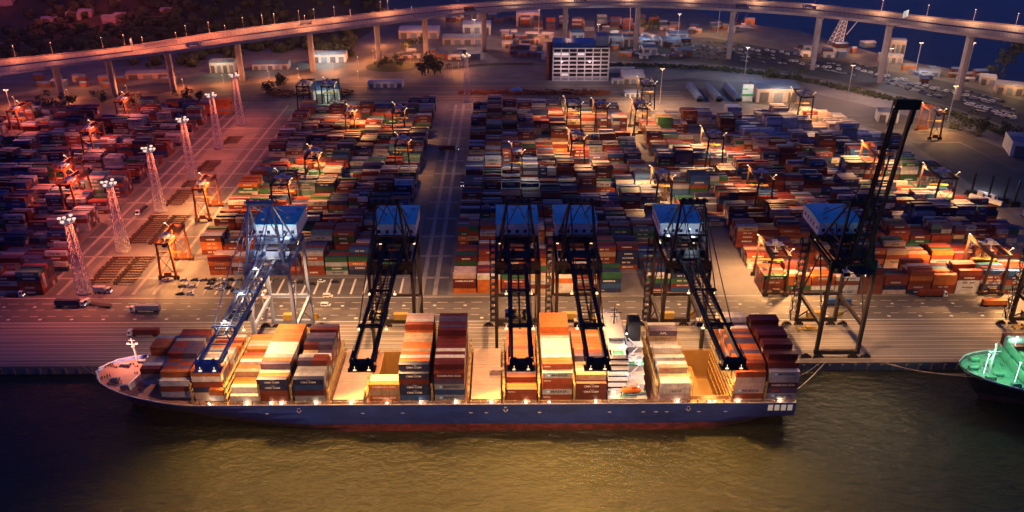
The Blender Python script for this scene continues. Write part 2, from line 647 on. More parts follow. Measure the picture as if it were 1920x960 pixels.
# ------------------------------------------------------------------ elevated road on piers
ED = [(-260, 163, 140, 36), (-120, 152, 128, 36.5), (0, 139, 113, 37.5), (200, 112, 93, 39.5), (333, 96, 73, 41.5), (467, 77, 53, 43.5), (633, 55, 33, 45.5), (773, 37, 17, 47), (907, 22, 6, 48.5),
      (1040, 14, -1, 50), (1160, 12, -3, 51.5), (1280, 14, -2, 53), (1480, 25, 6, 56), (1647, 42, 22, 59), (1780, 60, 37, 61), (1913, 77, 50, 63), (2060, 100, 70, 65), (2220, 130, 96, 67)]
NEAR = smooth([at(px, pn, z) for px, pn, pf, z in ED], 6)
FARE = smooth([at(px, pf, z) for px, pn, pf, z in ED], 6)
via = thing('viaduct', 'long curved concrete road viaduct on tall piers sweeping behind the container yard', 'viaduct', (0, 0, 0))
dk, soff = MB(), MB()
prs = [MB(), MB(), MB()]
NB = len(NEAR)
M_DECK = ground_mat('viaduct_asphalt', (0.15, 0.12, 0.10), (0.27, 0.22, 0.18), 0.25, 0.7)
M_VCONC = mat('viaduct_concrete', (0.36, 0.30, 0.29), 0.8, scale=0.1)


def across(i, t, dz=0.0):
    p = NEAR[i].lerp(FARE[i], t)
    return (p.x, p.y, p.z + dz)


for i in range(NB - 1):
    j = i + 1
    dk.add([across(i, 0), across(j, 0), across(j, 1), across(i, 1)], [(0, 1, 2, 3)])
    soff.add([across(i, 0.0, -0.05), across(j, 0.0, -0.05), across(j, 0.0, -1.6), across(i, 0.0, -1.6), across(i, 0.25, -3.4), across(j, 0.25, -3.4),
              across(i, 0.75, -3.4), across(j, 0.75, -3.4), across(i, 1.0, -1.6), across(j, 1.0, -1.6), across(i, 1, -0.05), across(j, 1, -0.05)],
             [(0, 3, 2, 1), (3, 4, 5, 2), (4, 6, 7, 5), (6, 8, 9, 7), (8, 10, 11, 9)])
    for pr, (t0, t1, h) in zip(prs, ((0.0, 0.015, 1.15), (0.985, 1.0, 1.15), (0.485, 0.515, 0.9))):
        pr.add([across(i, t0), across(j, t0), across(j, t1), across(i, t1), across(i, t0, h), across(j, t0, h), across(j, t1, h), across(i, t1, h)],
               [(4, 5, 6, 7), (0, 1, 5, 4), (2, 3, 7, 6)])
dk.build('deck', M_DECK, via)
soff.build('box_girder', M_VCONC, via)
for pr in prs:
    pr.build('parapet', M_VCONC, via)
ln = MB()
for i in range(NB - 1):
    for t in (0.06, 0.44, 0.56, 0.94):
        ln.add([across(i, t, 0.02), across(i + 1, t, 0.02), across(i + 1, t + 0.01, 0.02), across(i, t + 0.01, 0.02)], [(0, 1, 2, 3)])
    for t in (0.19, 0.31, 0.69, 0.81):
        for k in range(3):
            a = NEAR[i].lerp(FARE[i], t)
            c = NEAR[i + 1].lerp(FARE[i + 1], t)
            a2 = NEAR[i].lerp(FARE[i], t + 0.012)
            c2 = NEAR[i + 1].lerp(FARE[i + 1], t + 0.012)
            f0, f1 = k / 3, k / 3 + 0.16
            ln.add([a.lerp(c, f0) + Vector((0, 0, .02)), a.lerp(c, f1) + Vector((0, 0, .02)), a2.lerp(c2, f1) + Vector((0, 0, .02)), a2.lerp(c2, f0) + Vector((0, 0, .02))], [(0, 1, 2, 3)])
ln.build('lane_marking', M_PAINT, via)


def deck_at(x, t=0.5):
    """point of the deck above ground x (world)"""
    best = None
    for i in range(NB - 1):
        a, c = NEAR[i].lerp(FARE[i], t), NEAR[i + 1].lerp(FARE[i + 1], t)
        if a.x <= x <= c.x:
            return a.lerp(c, (x - a.x) / (c.x - a.x))
    return NEAR[-1]


PIERS = [(-40, 236, 1), (110, 205, 1), (225, 185, 1), (325, 172, 1), (470, 163, 1), (605, 150, 1), (733, 130, 1), (825, 115, 1), (928, 110, 1), (1062, 106, 1), (1197, 110, 1), (1337, 121, 2), (1477, 132, 2),
         (1617, 160, 2), (1770, 190, 2), (1885, 230, 2), (2020, 285, 2)]
for px, py, nn in PIERS:
    g = at(px, py)
    # the pier stands under the deck: take the deck's height where it passes over this spot
    bi = min(range(NB), key=lambda i: (NEAR[i].lerp(FARE[i], 0.5).to_2d() - g.to_2d()).length)
    mid = NEAR[bi].lerp(FARE[bi], 0.5)
    top = mid.z - 3.3
    d = (FARE[bi] - NEAR[bi]).to_2d().normalized()
    pts = [0.14, 0.86] if nn == 2 else [0.42, 0.56]
    for t in pts:
        c = NEAR[bi].lerp(FARE[bi], t)
        pb = MB()
        wx, wy = (2.6, 3.6) if nn == 2 else (2.9, 3.2)
        ang = math.atan2(d.y, d.x)
        loc = []
        for sx, sy in ((-1, -0.6), (-0.6, -1), (0.6, -1), (1, -0.6), (1, 0.6), (0.6, 1), (-0.6, 1), (-1, 0.6)):
            a, b = sx * wy, sy * wx
            loc.append((c.x + a * math.cos(ang) - b * math.sin(ang), c.y + a * math.sin(ang) + b * math.cos(ang)))
        zb = hill_h(c.x, c.y) - 2 if c.x < -150 else -0.5
        pb.prism(loc, zb, top + 0.2)
        hl = [(c.x + (q[0] - c.x) * 1.3, c.y + (q[1] - c.y) * 1.3) for q in loc]
        pb.prism(hl, top - 1.4, top + 0.25)
        pb.build('pier', M_VCONC, via)

# lamps of the viaduct (each a thing)
lp = thing('viaduct_lamp', 'x', 'street lamp', (0, 0, 0), 0, 'lamp posts along the viaduct')
b = MB()
b.tube((0, 0, 0), (0, 0, 11.5), 0.16, 6, 0, 0.09)
b.bar((0, 0, 11.4), (1.8, 0, 12.0), 0.12)
b.cbox(0, 0, 0.2, 0.5, 0.5, 0.4)
b.build('pole', GALV, lp)
b = MB()
b.add([(1.4, -0.25, 11.95), (2.6, -0.25, 12.05), (2.6, 0.25, 12.05), (1.4, 0.25, 11.95), (1.5, -0.2, 12.25), (2.5, -0.2, 12.3), (2.5, 0.2, 12.3), (1.5, 0.2, 12.25)],
      [(0, 3, 2, 1), (4, 5, 6, 7), (0, 1, 5, 4), (1, 2, 6, 5), (2, 3, 7, 6), (3, 0, 4, 7)])
b.build('lamp_head', emat('lamp_viaduct', (1.0, 0.62, 0.35), 6), lp)
xs_near, xs_far = [], []
VL = [(30, 1), (97, 1), (192, 1), (236, 1), (269, 0), (331, 0), (349, 1), (394, 1), (423, 0), (455, 1), (492, 1), (517, 1), (559, 1), (573, 0), (592, 1), (630, 1), (714, 1), (728, 1), (1417, 1),
      (1652, 1), (1737, 1), (1826, 1), (1902, 1), (860, 1), (960, 1), (1070, 1), (1180, 1), (1290, 1), (1530, 1)]
VL.sort()
first = True
for k, (px, far) in enumerate(VL):
    t = 0.99 if far else 0.5
    best, bd = None, 1e9
    for i in range(NB - 1):
        for s in range(5):
            p = NEAR[i].lerp(FARE[i], t).lerp(NEAR[i + 1].lerp(FARE[i + 1], t), s / 5)
            # bearing of the lamp's foot seen from the drone
            x = _cy * p.x + _sy * p.y
            y = -_sy * p.x + _cy * p.y
            dep = y * _cp - (p.z - CAMH) * _sp
            sx = 960 + FPX * x / dep
            if abs(sx - px) < bd:
                bd, best, ii = abs(sx - px), p, i
    d = (NEAR[ii] - FARE[ii]).to_2d()
    rz = math.atan2(d.y, d.x)
    lab = '%s lamp post from the west end of the viaduct, on its %s' % (ORD[k + 1] if k < 20 else 'twenty-' + ORD[k + 1 - 20], 'far parapet' if far else 'central reserve')
    if first:
        lp.location = best
        lp.rotation_euler = (0, 0, rz)
        lp['label'] = lab
        first = False
    else:
        copy_tree(lp, best, rz, lab)
    if True:
        left = px < 900
        dn = Vector((d.x, d.y, 0)).normalized()
        lamp('POINT', best + dn * 2.0 + Vector((0, 0, 11.4)), 34000 if left else 36000, (1.0, 0.23, 0.085) if px < 450 else ((1.0, 0.32, 0.13) if left else (1.0, 0.5, 0.25)), 0.5)


# gantry signs over the deck
def gantry(px, t0, t1, label, face, big):
    best, bd = None, 1e9
    for i in range(NB):
        p = NEAR[i].lerp(FARE[i], t0)
        x = _cy * p.x + _sy * p.y
        y = -_sy * p.x + _cy * p.y
        dep = y * _cp - (p.z - CAMH) * _sp
        if abs(960 + FPX * x / dep - px) < bd:
            bd, bi = abs(960 + FPX * x / dep - px), i
    a, c = NEAR[bi].lerp(FARE[bi], t0), NEAR[bi].lerp(FARE[bi], t1)
    g = thing('sign_gantry', label, 'sign gantry', a, 0, None)
    v = c - a
    fr = MB()
    fr.bar((0, 0, 0), (0, 0, 8.2), 0.45)
    fr.bar(v, v + Vector((0, 0, 8.2)), 0.45)
    fr.bar((0, 0, 7.0), v + Vector((0, 0, 7.0)), 0.4)
    fr.bar((0, 0, 8.2), v + Vector((0, 0, 8.2)), 0.4)
    for k in range(6):
        p0, p1 = v * (k / 6), v * ((k + 1) / 6)
        fr.bar(p0 + Vector((0, 0, 7.0)), p1 + Vector((0, 0, 8.2)), 0.18)
    fr.build('frame', GALV, g)
    nrm = Vector((-v.y, v.x, 0)).normalized()
    if nrm.y > 0:
        nrm = -nrm
    nrm = Vector((-1, 0, 0)) * 0.5 + nrm
    nrm.normalize()
    al = Vector((nrm.y, -nrm.x, 0)).normalized()
    m = v * 0.45 + Vector((0, 0, 8.4))
    s = MB()
    hw, hh = (6.5, 3.0) if big else (2.6, 1.8)
    vs = []
    for off in (0.3, 0.6):
        for i, j in ((-1, -1), (1, -1), (1, 1), (-1, 1)):
            vs.append(m + nrm * off + al * (i * hw) + Vector((0, 0, j * hh)))
    s.add(vs, [(3, 2, 1, 0), (4, 5, 6, 7), (0, 1, 5, 4), (1, 2, 6, 5), (2, 3, 7, 6), (3, 0, 4, 7)])
    pn = s.build('sign_panel', face, g)
    if big:
        s = MB()
        vs = []
        for i, j in ((0.05, -0.35), (0.85, -0.35), (0.85, 0.85), (0.05, 0.85)):
            vs.append(m + nrm * 0.63 + al * (i * hw) + Vector((0, 0, j * hh)))
        s.add(vs, [(0, 1, 2, 3)])
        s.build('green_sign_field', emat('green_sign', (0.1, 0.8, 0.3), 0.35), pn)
    return g


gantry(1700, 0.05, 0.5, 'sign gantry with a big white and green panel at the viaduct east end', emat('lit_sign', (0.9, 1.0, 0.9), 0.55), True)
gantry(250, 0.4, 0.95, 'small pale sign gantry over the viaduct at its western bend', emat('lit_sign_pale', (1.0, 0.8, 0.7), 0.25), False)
gantry(662, 0.5, 0.95, 'slim sign gantry on the viaduct left of the industrial sheds', GALV, False)
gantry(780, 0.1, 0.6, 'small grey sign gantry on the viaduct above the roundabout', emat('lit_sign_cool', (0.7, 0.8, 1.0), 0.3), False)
# ------------------------------------------------------------------ shipping containers
P = dict(maroon=(0.115, 0.016, 0.013), rust=(0.22, 0.040, 0.018), orange=(0.48, 0.13, 0.025), navy=(0.012, 0.022, 0.075), blue=(0.02, 0.075, 0.22), green=(0.020, 0.095, 0.042),
         grey=(0.34, 0.34, 0.36), white=(0.62, 0.59, 0.56), tan=(0.42, 0.30, 0.19), teal=(0.10, 0.20, 0.19), purple=(0.085, 0.06, 0.12), pink=(0.50, 0.36, 0.34))
CNAME = dict(maroon='maroon', rust='rust brown', orange='orange', navy='navy blue', blue='blue', green='green', grey='pale grey', white='white', tan='tan', teal='grey green', purple='purple grey', pink='pale pink')
BW = 2.44


def box_shape(L, H):
    """ISO container: corner posts, rails, ribbed side and roof panels, door leaves with lock rods; origin at the middle of its floor"""
    b = MB()
    h2, w2 = L / 2, BW / 2
    b.box(-h2 + .06, h2 - .06, -w2 + .06, w2 - .06, 0.06, H - .05)
    for x in (-1, 1):
        for y in (-1, 1):
            b.cbox(x * (h2 - .08), y * (w2 - .08), H / 2, .16, .16, H)
    for y in (-1, 1):
        b.cbox(0, y * (w2 - .05), .08, L - .32, .10, .16)
        b.cbox(0, y * (w2 - .05), H - .06, L - .32, .10, .12)
    for x in (-1, 1):
        b.cbox(x * (h2 - .05), 0, .08, .10, BW - .32, .16)
        b.cbox(x * (h2 - .05), 0, H - .06, .10, BW - .32, .12)
    nr = int(L / 0.55)
    for i in range(nr):
        x = -h2 + .35 + (L - .7) * (i + .5) / nr
        for y in (-1, 1):
            b.cbox(x, y * (w2 - .045), H / 2, .26, .04, H - .36)
        b.cbox(x, 0, H - .045, .26, BW - .4, .03)
    for y in (-.85, -.35, .35, .85):
        b.tube((h2 - .03, y, .2), (h2 - .03, y, H - .2), .03, 5)
    b.cbox(h2 - .045, 0, H / 2, .03, .04, H - .4)
    return b


BOX = {}
for L in (12.19, 6.06):
    for H in (2.59, 2.9):
        BOX[(L, H)] = box_shape(L, H).mesh('shipping_container', M_BOX)

N_IND = [0]
TXT = {}
TXM = {'w': mat('white_lettering', (0.75, 0.73, 0.70), 0.6, var=0.1), 'k': mat('dark_lettering', (0.02, 0.03, 0.07), 0.6, var=0.1), 'r': mat('red_lettering', (0.55, 0.05, 0.03), 0.6, var=0.1),
       'b': mat('pale_blue_emblem', (0.16, 0.40, 0.62), 0.6, var=0.1)}


def lettering(root, text, L, H, col='w', size=1.3, x=0.0, z=None, sx=1.25):
    key = (text, col, size, sx)
    if key not in TXT:
        c = bpy.data.curves.new('lettering', 'FONT')
        c.body = text
        c.size = size
        c.align_x = 'CENTER'
        c.align_y = 'CENTER'
        c.extrude = 0.008
        c.offset = 0.025
        c.resolution_u = 2
        tmp = bpy.data.objects.new('lettering', c)
        COL.objects.link(tmp)
        bpy.context.view_layer.update()
        me_ = bpy.data.meshes.new_from_object(tmp.evaluated_get(bpy.context.evaluated_depsgraph_get()))
        me_.name = 'lettering'
        me_.materials.clear()
        me_.materials.append(TXM[col])
        bpy.data.objects.remove(tmp)
        bpy.data.curves.remove(c)
        TXT[key] = me_
    o = bpy.data.objects.new('lettering', TXT[key])
    COL.objects.link(o)
    o.parent = root
    o.location = (x, -BW / 2 - 0.012, H / 2 if z is None else z)
    o.rotation_euler = (math.pi / 2, 0, 0)
    o.scale = (sx, 1, 1)
    return o


def emblem(root, x, z):
    """seven-pointed white star on a pale blue square"""
    b = MB()
    y = -BW / 2
    b.box(x - .85, x + .85, y - .015, y - .002, z - .85, z + .85, 0)
    vs = [(x, y - .02, z)]
    for i in range(14):
        r = .68 if i % 2 == 0 else .3
        a = math.pi / 2 + math.pi * i / 7
        vs.append((x + r * math.cos(a), y - .02, z + r * math.sin(a)))
    b.add(vs, [(0, 1 + i, 1 + (i + 1) % 14) for i in range(14)], 1)
    return b.build('emblem', [TXM['b'], TXM['w']], root)


def wave_mark(root, x, z):
    b = MB()
    y = -BW / 2 - .012
    pts = [(-1.1, .22), (-.5, .5), (0, .28), (.5, .5), (1.1, .22), (.5, .38), (0, .1), (-.5, .38)]
    vs = [(x + p, y, z + q) for p, q in pts]
    b.add(vs, [(0, 1, 7), (1, 2, 6, 7), (2, 3, 5, 6), (3, 4, 5)])
    return b.build('emblem', TXM['w'], root)


def container(x, y, z, color, label, L=12.19, H=2.59, group='stacked shipping containers', mark=None, jit=0.06):
    o = link('shipping_container', BOX[(L, H)], None, (x + rnd.uniform(-jit, jit), y + rnd.uniform(-jit, jit) * .4, z))
    k = rnd.uniform(0.82, 1.15)
    o.color = (*[min(1, q * k) for q in P[color]], 1)
    tag(o, label, 'shipping container', group)
    N_IND[0] += 1
    if mark == 'star':
        emblem(o, -3.6, H / 2)
        lettering(o, 'MAERSK', L, H, 'k', 1.45, 0.9, None, 1.3)
    elif mark == 'cma':
        lettering(o, 'CMA CGM', L, H, 'w', 1.15, 0.0, H / 2 - .15, 1.15)
        wave_mark(o, 0.3, H / 2 + .45)
    elif mark == 'sud':
        lettering(o, 'HAMBURG S\u00dcD', L, H, 'w', 1.2, 0.0, None, 1.15)
    elif mark == 'apl':
        lettering(o, 'APL', L, H, 'w', 1.4, 0.0, None, 1.3)
    elif mark == 'cosco':
        lettering(o, 'COSCO', L, H, 'k', 1.3, 0.0, None, 1.5)
    elif mark == 'ever':
        lettering(o, 'EVERGREEN', L, H, 'w', 1.15, 0.0, None, 1.15)
    elif mark == 'small':
        lettering(o, 'CMA CGM', L, H, 'k', 0.8, 0.6, None, 1.1)
    elif mark == 'red':
        lettering(o, 'HMM', L, H, 'r', 1.0, -3.0, None, 1.4)
    elif mark == 'tri':
        lettering(o, 'TRITON', L, H, 'w', 0.8, -4.2, None, 1.0)
    return o


# ---- the containers past the three hundred: one mesh
STK = MB()


def stk(x0, x1, y0, z0, H, color):
    k = rnd.uniform(0.78, 1.18)
    c = tuple(min(1, q * k) for q in P[color])
    y1 = y0 + BW
    e = 0.05
    STK.box(x0, x1, y0, y1, z0 + 0.01, z0 + H - 0.04, 0, c)
    STK.box(x0 + .12, x1 - .12, y0 - .0, y1, z0 + H - 0.04, z0 + H - .01, 0, tuple(q * .92 for q in c))


def strip_text(x0, x1, y0, z, H, w=False):
    n = rnd.choice((6, 7, 9))
    L = x1 - x0
    tw = L * rnd.uniform(.36, .55)
    sx = (x0 + x1) / 2 - tw / 2 + rnd.uniform(-.6, .6)
    for i in range(n):
        if n == 7 and i == 3:
            continue
        a = sx + tw * i / n
        d = tw / n * .74
        STK.add([(a, y0 - .015, z + H * .36), (a + d, y0 - .015, z + H * .36), (a + d, y0 - .015, z + H * .66), (a, y0 - .015, z + H * .66)], [(0, 1, 2, 3)], 0, (0.66, 0.64, 0.6) if not w else (0.03, 0.04, 0.08))


PAL_MIX = ['maroon'] * 7 + ['rust'] * 7 + ['orange'] * 1 + ['navy'] * 6 + ['blue'] * 3 + ['green'] * 3 + ['grey'] * 4 + ['white'] * 1 + ['tan'] * 1 + ['teal'] + ['purple'] * 3 + ['pink']
PAL_WARM = ['maroon'] * 5 + ['rust'] * 8 + ['orange'] * 4 + ['grey'] * 3 + ['white'] * 1 + ['tan'] * 4 + ['pink'] * 2 + ['green'] * 2 + ['navy'] * 3
PAL_COOL = ['maroon'] * 4 + ['rust'] * 5 + ['navy'] * 7 + ['blue'] * 4 + ['green'] * 4 + ['grey'] * 5 + ['purple'] * 3 + ['white'] * 2 + ['teal'] * 2
PAL_PALE = ['white'] * 8 + ['pink'] * 4 + ['grey'] * 5 + ['tan'] * 2 + ['rust'] * 1
PAL_RED = ['maroon'] * 7 + ['rust'] * 5 + ['grey'] * 5 + ['purple'] * 5 + ['navy'] * 4 + ['pink'] * 2 + ['teal'] * 2 + ['blue'] * 2 + ['green']
FRONT = []     # front row containers that will be things of their own


def palette(x, y):
    if x < -240:
        return PAL_RED
    if x > 190 and y > 640:
        return PAL_PALE
    if 100 < x < 200 and y > 690:
        return PAL_PALE if rnd.random() < .5 else PAL_WARM
    s = math.sin(x * .035 + 1.3) + math.cos(y * .028 + .4)
    return PAL_WARM if s > .6 else (PAL_COOL if s < -.5 else PAL_MIX)


def block(x0, x1, y0, zone, front=False, base=(3, 5), rows=6, skip=()):
    pitch = 12.19 + 0.75
    nb = int((x1 - x0 + .7) / pitch)
    for bay in range(nb):
        bx = x0 + bay * pitch
        if any(a <= bx <= c for a, c in skip):
            continue
        twenty = rnd.random() < (.16 if not front else .0)
        hb = rnd.randint(*base)
        pal = palette(bx + 6, y0)
        fav = rnd.choice(pal)
        for r in range(rows):
            y = y0 + r * 2.58
            h = max(0, min(5, hb + rnd.choice((-1, 0, 0, 0, 0, 0, 0)) - (1 if r == 0 and rnd.random() < .25 else 0)))
            if front and r == 0:
                h = max(h, 4)
            if rnd.random() < .04:
                h = max(0, h - 2)
            z = 0.0
            for tier in range(h):
                H = 2.9 if rnd.random() < .5 else 2.59
                if twenty:
                    for s in (0, 1):
                        c = rnd.choice(pal)
                        xa = bx + s * 6.13
                        stk(xa, xa + 6.06, y, z, H, c)
                        if rnd.random() < .3:
                            strip_text(xa, xa + 6.06, y, z, H, c in ('white', 'grey', 'pink', 'tan'))
                else:
                    c = fav if rnd.random() < .25 else rnd.choice(pal)
                    if front and r == 0:
                        FRONT.append((bx + 6.1, y + BW / 2, z, H, c, zone, bay, tier, h))
                    else:
                        stk(bx, bx + 12.19, y, z, H, c)
                        if r < 3 and rnd.random() < .55:
                            strip_text(bx, bx + 12.19, y, z, H, c in ('white', 'grey', 'pink', 'tan'))
                z += H + .012


for k in range(13):                    # blocks right of the central road
    y = 396 + k * 27.3
    block(-28, 108, y, 'centre', k == 0, skip=((60, 75),) if k in (0,) else (((20, 34),) if k == 9 else ()))
    if k <= 11:
        xe = 304 if k < 2 else 314
        if k == 12:
            continue
        if k < 3:
            block(137, xe, y if k else 393, 'east', k == 0)
        else:
            block(113, xe if k < 10 else 300, y, 'east', base=(2, 5), skip=((150, 176),) if k in (9, 10) else ())
for k in range(13):                    # between the side road and the central road
    block(-178 if k else -165, -54, 418 + k * 26.6, 'middle', k == 0, skip=() if k < 12 else ((-180, -100),))
for k in range(13):                    # left of the mast row
    block(-258 - 12.94 * 13 + (12 if k < 2 else 0), -258 + (12 if k < 2 else 0), 396 + k * 27.3, 'west', k == 0, base=(2, 5), skip=((-400, -330),) if k == 12 else ())
# a few boxes far behind the viaduct and isolated stacks
for px, py, c, h in ((325, 212, 'orange', 4), (350, 212, 'navy', 4), (385, 218, 'orange', 4), (420, 214, 'orange', 5), (60, 255, 'maroon', 3), (280, 206, 'rust', 2)):
    g = at(px, py)
    for r in range(4):
        for tier in range(h):
            stk(g.x - 6.1, g.x + 6.1, g.y + r * 2.58, tier * 2.62, 2.6, c if rnd.random() < .7 else rnd.choice(PAL_MIX))
for i in range(11):
    g = at(985 + i * 24, 52 + (i % 3) * 3)
    for r in range(5):
        for tier in range(rnd.randint(3, 6)):
            stk(g.x - 6.1, g.x + 6.1, g.y + r * 2.58, tier * 2.62, 2.6, rnd.choice(PAL_RED))
# ------------------------------------------------------------------ the container ship alongside
def hull_mat(name, base, worn, w0, w1):
    """painted plating: vertical rust weeps, plate seams and scuffed patches"""
    m, t, p = newmat(name)
    g = t.nodes.new('ShaderNodeNewGeometry')

    def noise(scale, det):
        mp = t.nodes.new('ShaderNodeMapping')
        mp.inputs['Scale'].default_value = scale
        t.links.new(g.outputs['Position'], mp.inputs['Vector'])
        n = t.nodes.new('ShaderNodeTexNoise')
        n.inputs['Scale'].default_value = 1.0
        n.inputs['Detail'].default_value = det
        n.inputs['Roughness'].default_value = .7
        t.links.new(mp.outputs['Vector'], n.inputs['Vector'])
        return n.outputs['Fac']

    def rng(v, a, c, lo, hi):
        r = t.nodes.new('ShaderNodeMapRange')
        for k, x in zip(('From Min', 'From Max', 'To Min', 'To Max'), (a, c, lo, hi)):
            r.inputs[k].default_value = x
        t.links.new(v, r.inputs['Value'])
        return r.outputs['Result']

    def mix(f, a, c, bt='MIX'):
        x = t.nodes.new('ShaderNodeMix')
        x.data_type = 'RGBA'
        x.blend_type = bt
        for s_, q in ((0, f), (6, a), (7, c)):
            if isinstance(q, tuple):
                x.inputs[s_].default_value = (*q, 1)
            elif isinstance(q, float):
                x.inputs[s_].default_value = q
            else:
                t.links.new(q, x.inputs[s_])
        return x.outputs[2]
    c = mix(rng(noise((.05, .3, .12), 6), .35, .65, 0., 1.), tuple(q * .65 for q in base), tuple(q * 1.35 for q in base))
    c = mix(rng(noise((.55, .55, .05), 4), w0, w0 + .12, 0., .75), c, worn)
    c = mix(rng(noise((.22, .3, .5), 8), w1, w1 + .1, 0., .6), c, tuple(min(1, q * 2.2 + .03) for q in base))
    sp = t.nodes.new('ShaderNodeSeparateXYZ')
    t.links.new(g.outputs['Position'], sp.inputs[0])
    cb = t.nodes.new('ShaderNodeCombineXYZ')
    t.links.new(sp.outputs['X'], cb.inputs['X'])
    t.links.new(sp.outputs['Z'], cb.inputs['Y'])
    bk = t.nodes.new('ShaderNodeTexBrick')
    bk.inputs['Scale'].default_value = 1.0
    bk.inputs['Brick Width'].default_value = 9.0
    bk.inputs['Row Height'].default_value = 2.6
    bk.inputs['Mortar Size'].default_value = .06
    for k, v in (('Color1', 1), ('Color2', .9), ('Mortar', .55)):
        bk.inputs[k].default_value = (v, v, v, 1)
    t.links.new(cb.outputs[0], bk.inputs['Vector'])
    c = mix(1.0, c, bk.outputs['Color'], 'MULTIPLY')
    t.links.new(c, p.inputs['Base Color'])
    p.inputs['Roughness'].default_value = .5
    return m


HULLB = hull_mat('hull_navy', (0.020, 0.060, 0.27), (0.10, 0.05, 0.04), .62, .60)
HULLR = hull_mat('hull_boot_red', (0.17, 0.028, 0.020), (0.06, 0.035, 0.03), .50, .47)
DECKR = mat('deck_red_oxide', (0.30, 0.135, 0.10), 0.7, scale=0.3)
HATCH = mat('hatch_cover_paint', (0.50, 0.36, 0.28), 0.6, scale=0.2, var=0.2)
LASH = mat('lashing_bridge_paint', (0.46, 0.33, 0.14), 0.6, scale=0.6, var=0.3)
HOLD = mat('hold_paint', (0.48, 0.27, 0.07), 0.6, scale=0.15, var=0.2)
SHIPW = mat('ship_white', (0.70, 0.68, 0.66), 0.5, scale=0.3, var=0.15)
DECKG = mat('deck_green', (0.03, 0.14, 0.07), 0.6, scale=0.3)
LIFEO = mat('lifeboat_orange', (0.65, 0.14, 0.015), 0.45)


def hull_bm(xo, xend, yc, hb, paint_z, holds=(), bow_up=4.5, deck_z=9.5):
    lv = [-6, -4, -2, paint_z, paint_z + .001, 2.5, 5.5, 8, 1e3]
    ts = [0, .008, .02, .04, .065, .09, .12, .15, .19, .24, .30, .36, .45, .55, .65, .74, .82, .88, .92, .95, .975, 1.0]
    L = xend - xo

    def deckz(x):
        d = (xo + 47) - x
        return deck_z + (bow_up * (d / 47) ** 1.3 if d > 0 else 0)

    def hbw(x, k):
        # k 0 at the keel, 1 at the deck
        xs = xo + 13 * (1 - k)
        xe = xo + 49 + 62 * (1 - k) ** 0.8
        if x <= xs:
            return 0.0
        b = 1.0
        if x < xe:
            u = (xe - x) / (xe - xs)
            pd = math.sqrt(max(0, 1 - u * u))
            pw = 1 - u ** 1.2
            b = pw + (pd - pw) * k ** 1.5
        xa = xend - 45
        if x > xa:
            u = (x - xa) / 45
            b *= 1 - (u ** 2.2) * max(0, (1 - k * 1.75)) * 1.0
        return max(0.02, hb * b)
    b = MB()
    grid = {}
    for i, t in enumerate(ts):
        for j, z in enumerate(lv):
            kz = 0 if j == 0 else None
            xs0 = xo
            x = xo + L * t
            zz = deckz(x) if z > 100 else z
            k = min(1.0, max(0.0, (zz + 6) / (deckz(x) + 6)))
            xs = xo + 13 * (1 - k)
            xx = xs + (xend - xs) * t
            w = hbw(xx, k) if i else 0.0
            for s in (-1, 1):
                grid[i, j, s] = len(b.v)
                b.v.append((xx, yc + s * w, zz))
    for i in range(len(ts) - 1):
        for j in range(len(lv) - 1):
            m = 1 if j < 3 else 0
            for s in (-1, 1):
                q = [grid[i, j, s], grid[i + 1, j, s], grid[i + 1, j + 1, s], grid[i, j + 1, s]]
                b.f.append(q if s < 0 else q[::-1])
                b.m.append(m)
                b.c.append(None)
    i = len(ts) - 1
    for j in range(len(lv) - 1):
        b.f.append([grid[i, j, -1], grid[i, j, 1], grid[i, j + 1, 1], grid[i, j + 1, -1]])
        b.m.append(1 if j < 3 else 0)
        b.c.append(None)
    # deck: strips between its edges, left out where a hold stands open
    dk = MB()
    xsn = sorted(set([xo + .5 + L * t * .999 for t in ts] + [h for q in holds for h in q[:2]]))
    prev = None
    for a, c in zip(xsn[:-1], xsn[1:]):
        wa, wc = hbw(a, 1) - .05, hbw(c, 1) - .05
        za, zc = deckz(a) - .9 * (1 if a < xo + 47 else 0.15), deckz(c) - .9 * (1 if c < xo + 47 else 0.15)
        op = [q for q in holds if a >= q[0] - .01 and c <= q[1] + .01]
        if op:
            y0, y1 = op[0][2], op[0][3]
            dk.add([(a, yc - wa, za), (c, yc - wc, zc), (c, y0, zc), (a, y0, za)], [(0, 1, 2, 3)])
            dk.add([(a, y1, za), (c, y1, zc), (c, yc + wc, zc), (a, yc + wa, za)], [(0, 1, 2, 3)])
        else:
            dk.add([(a, yc - wa, za), (c, yc - wc, zc), (c, yc + wc, zc), (a, yc + wa, za)], [(0, 1, 2, 3)])
    return b, dk, deckz, hbw


YC, HB = 303.6, 20.0
HOLDS = [(-55.0, -44.0, 294.0, 321.0), (76.0, 92.3, 286.2, 321.0)]
ship = thing('container_ship', 'long navy blue container ship with red waterline lying alongside the quay under the cranes', 'ship', (0, 0, 0))
hb_, dk_, deckz, hbw = hull_bm(-175.6, 120, YC, HB, -0.4, HOLDS)
hull = hb_.build('hull', [HULLB, HULLR], ship)
dk_.build('deck', DECKR, ship)
b = MB()
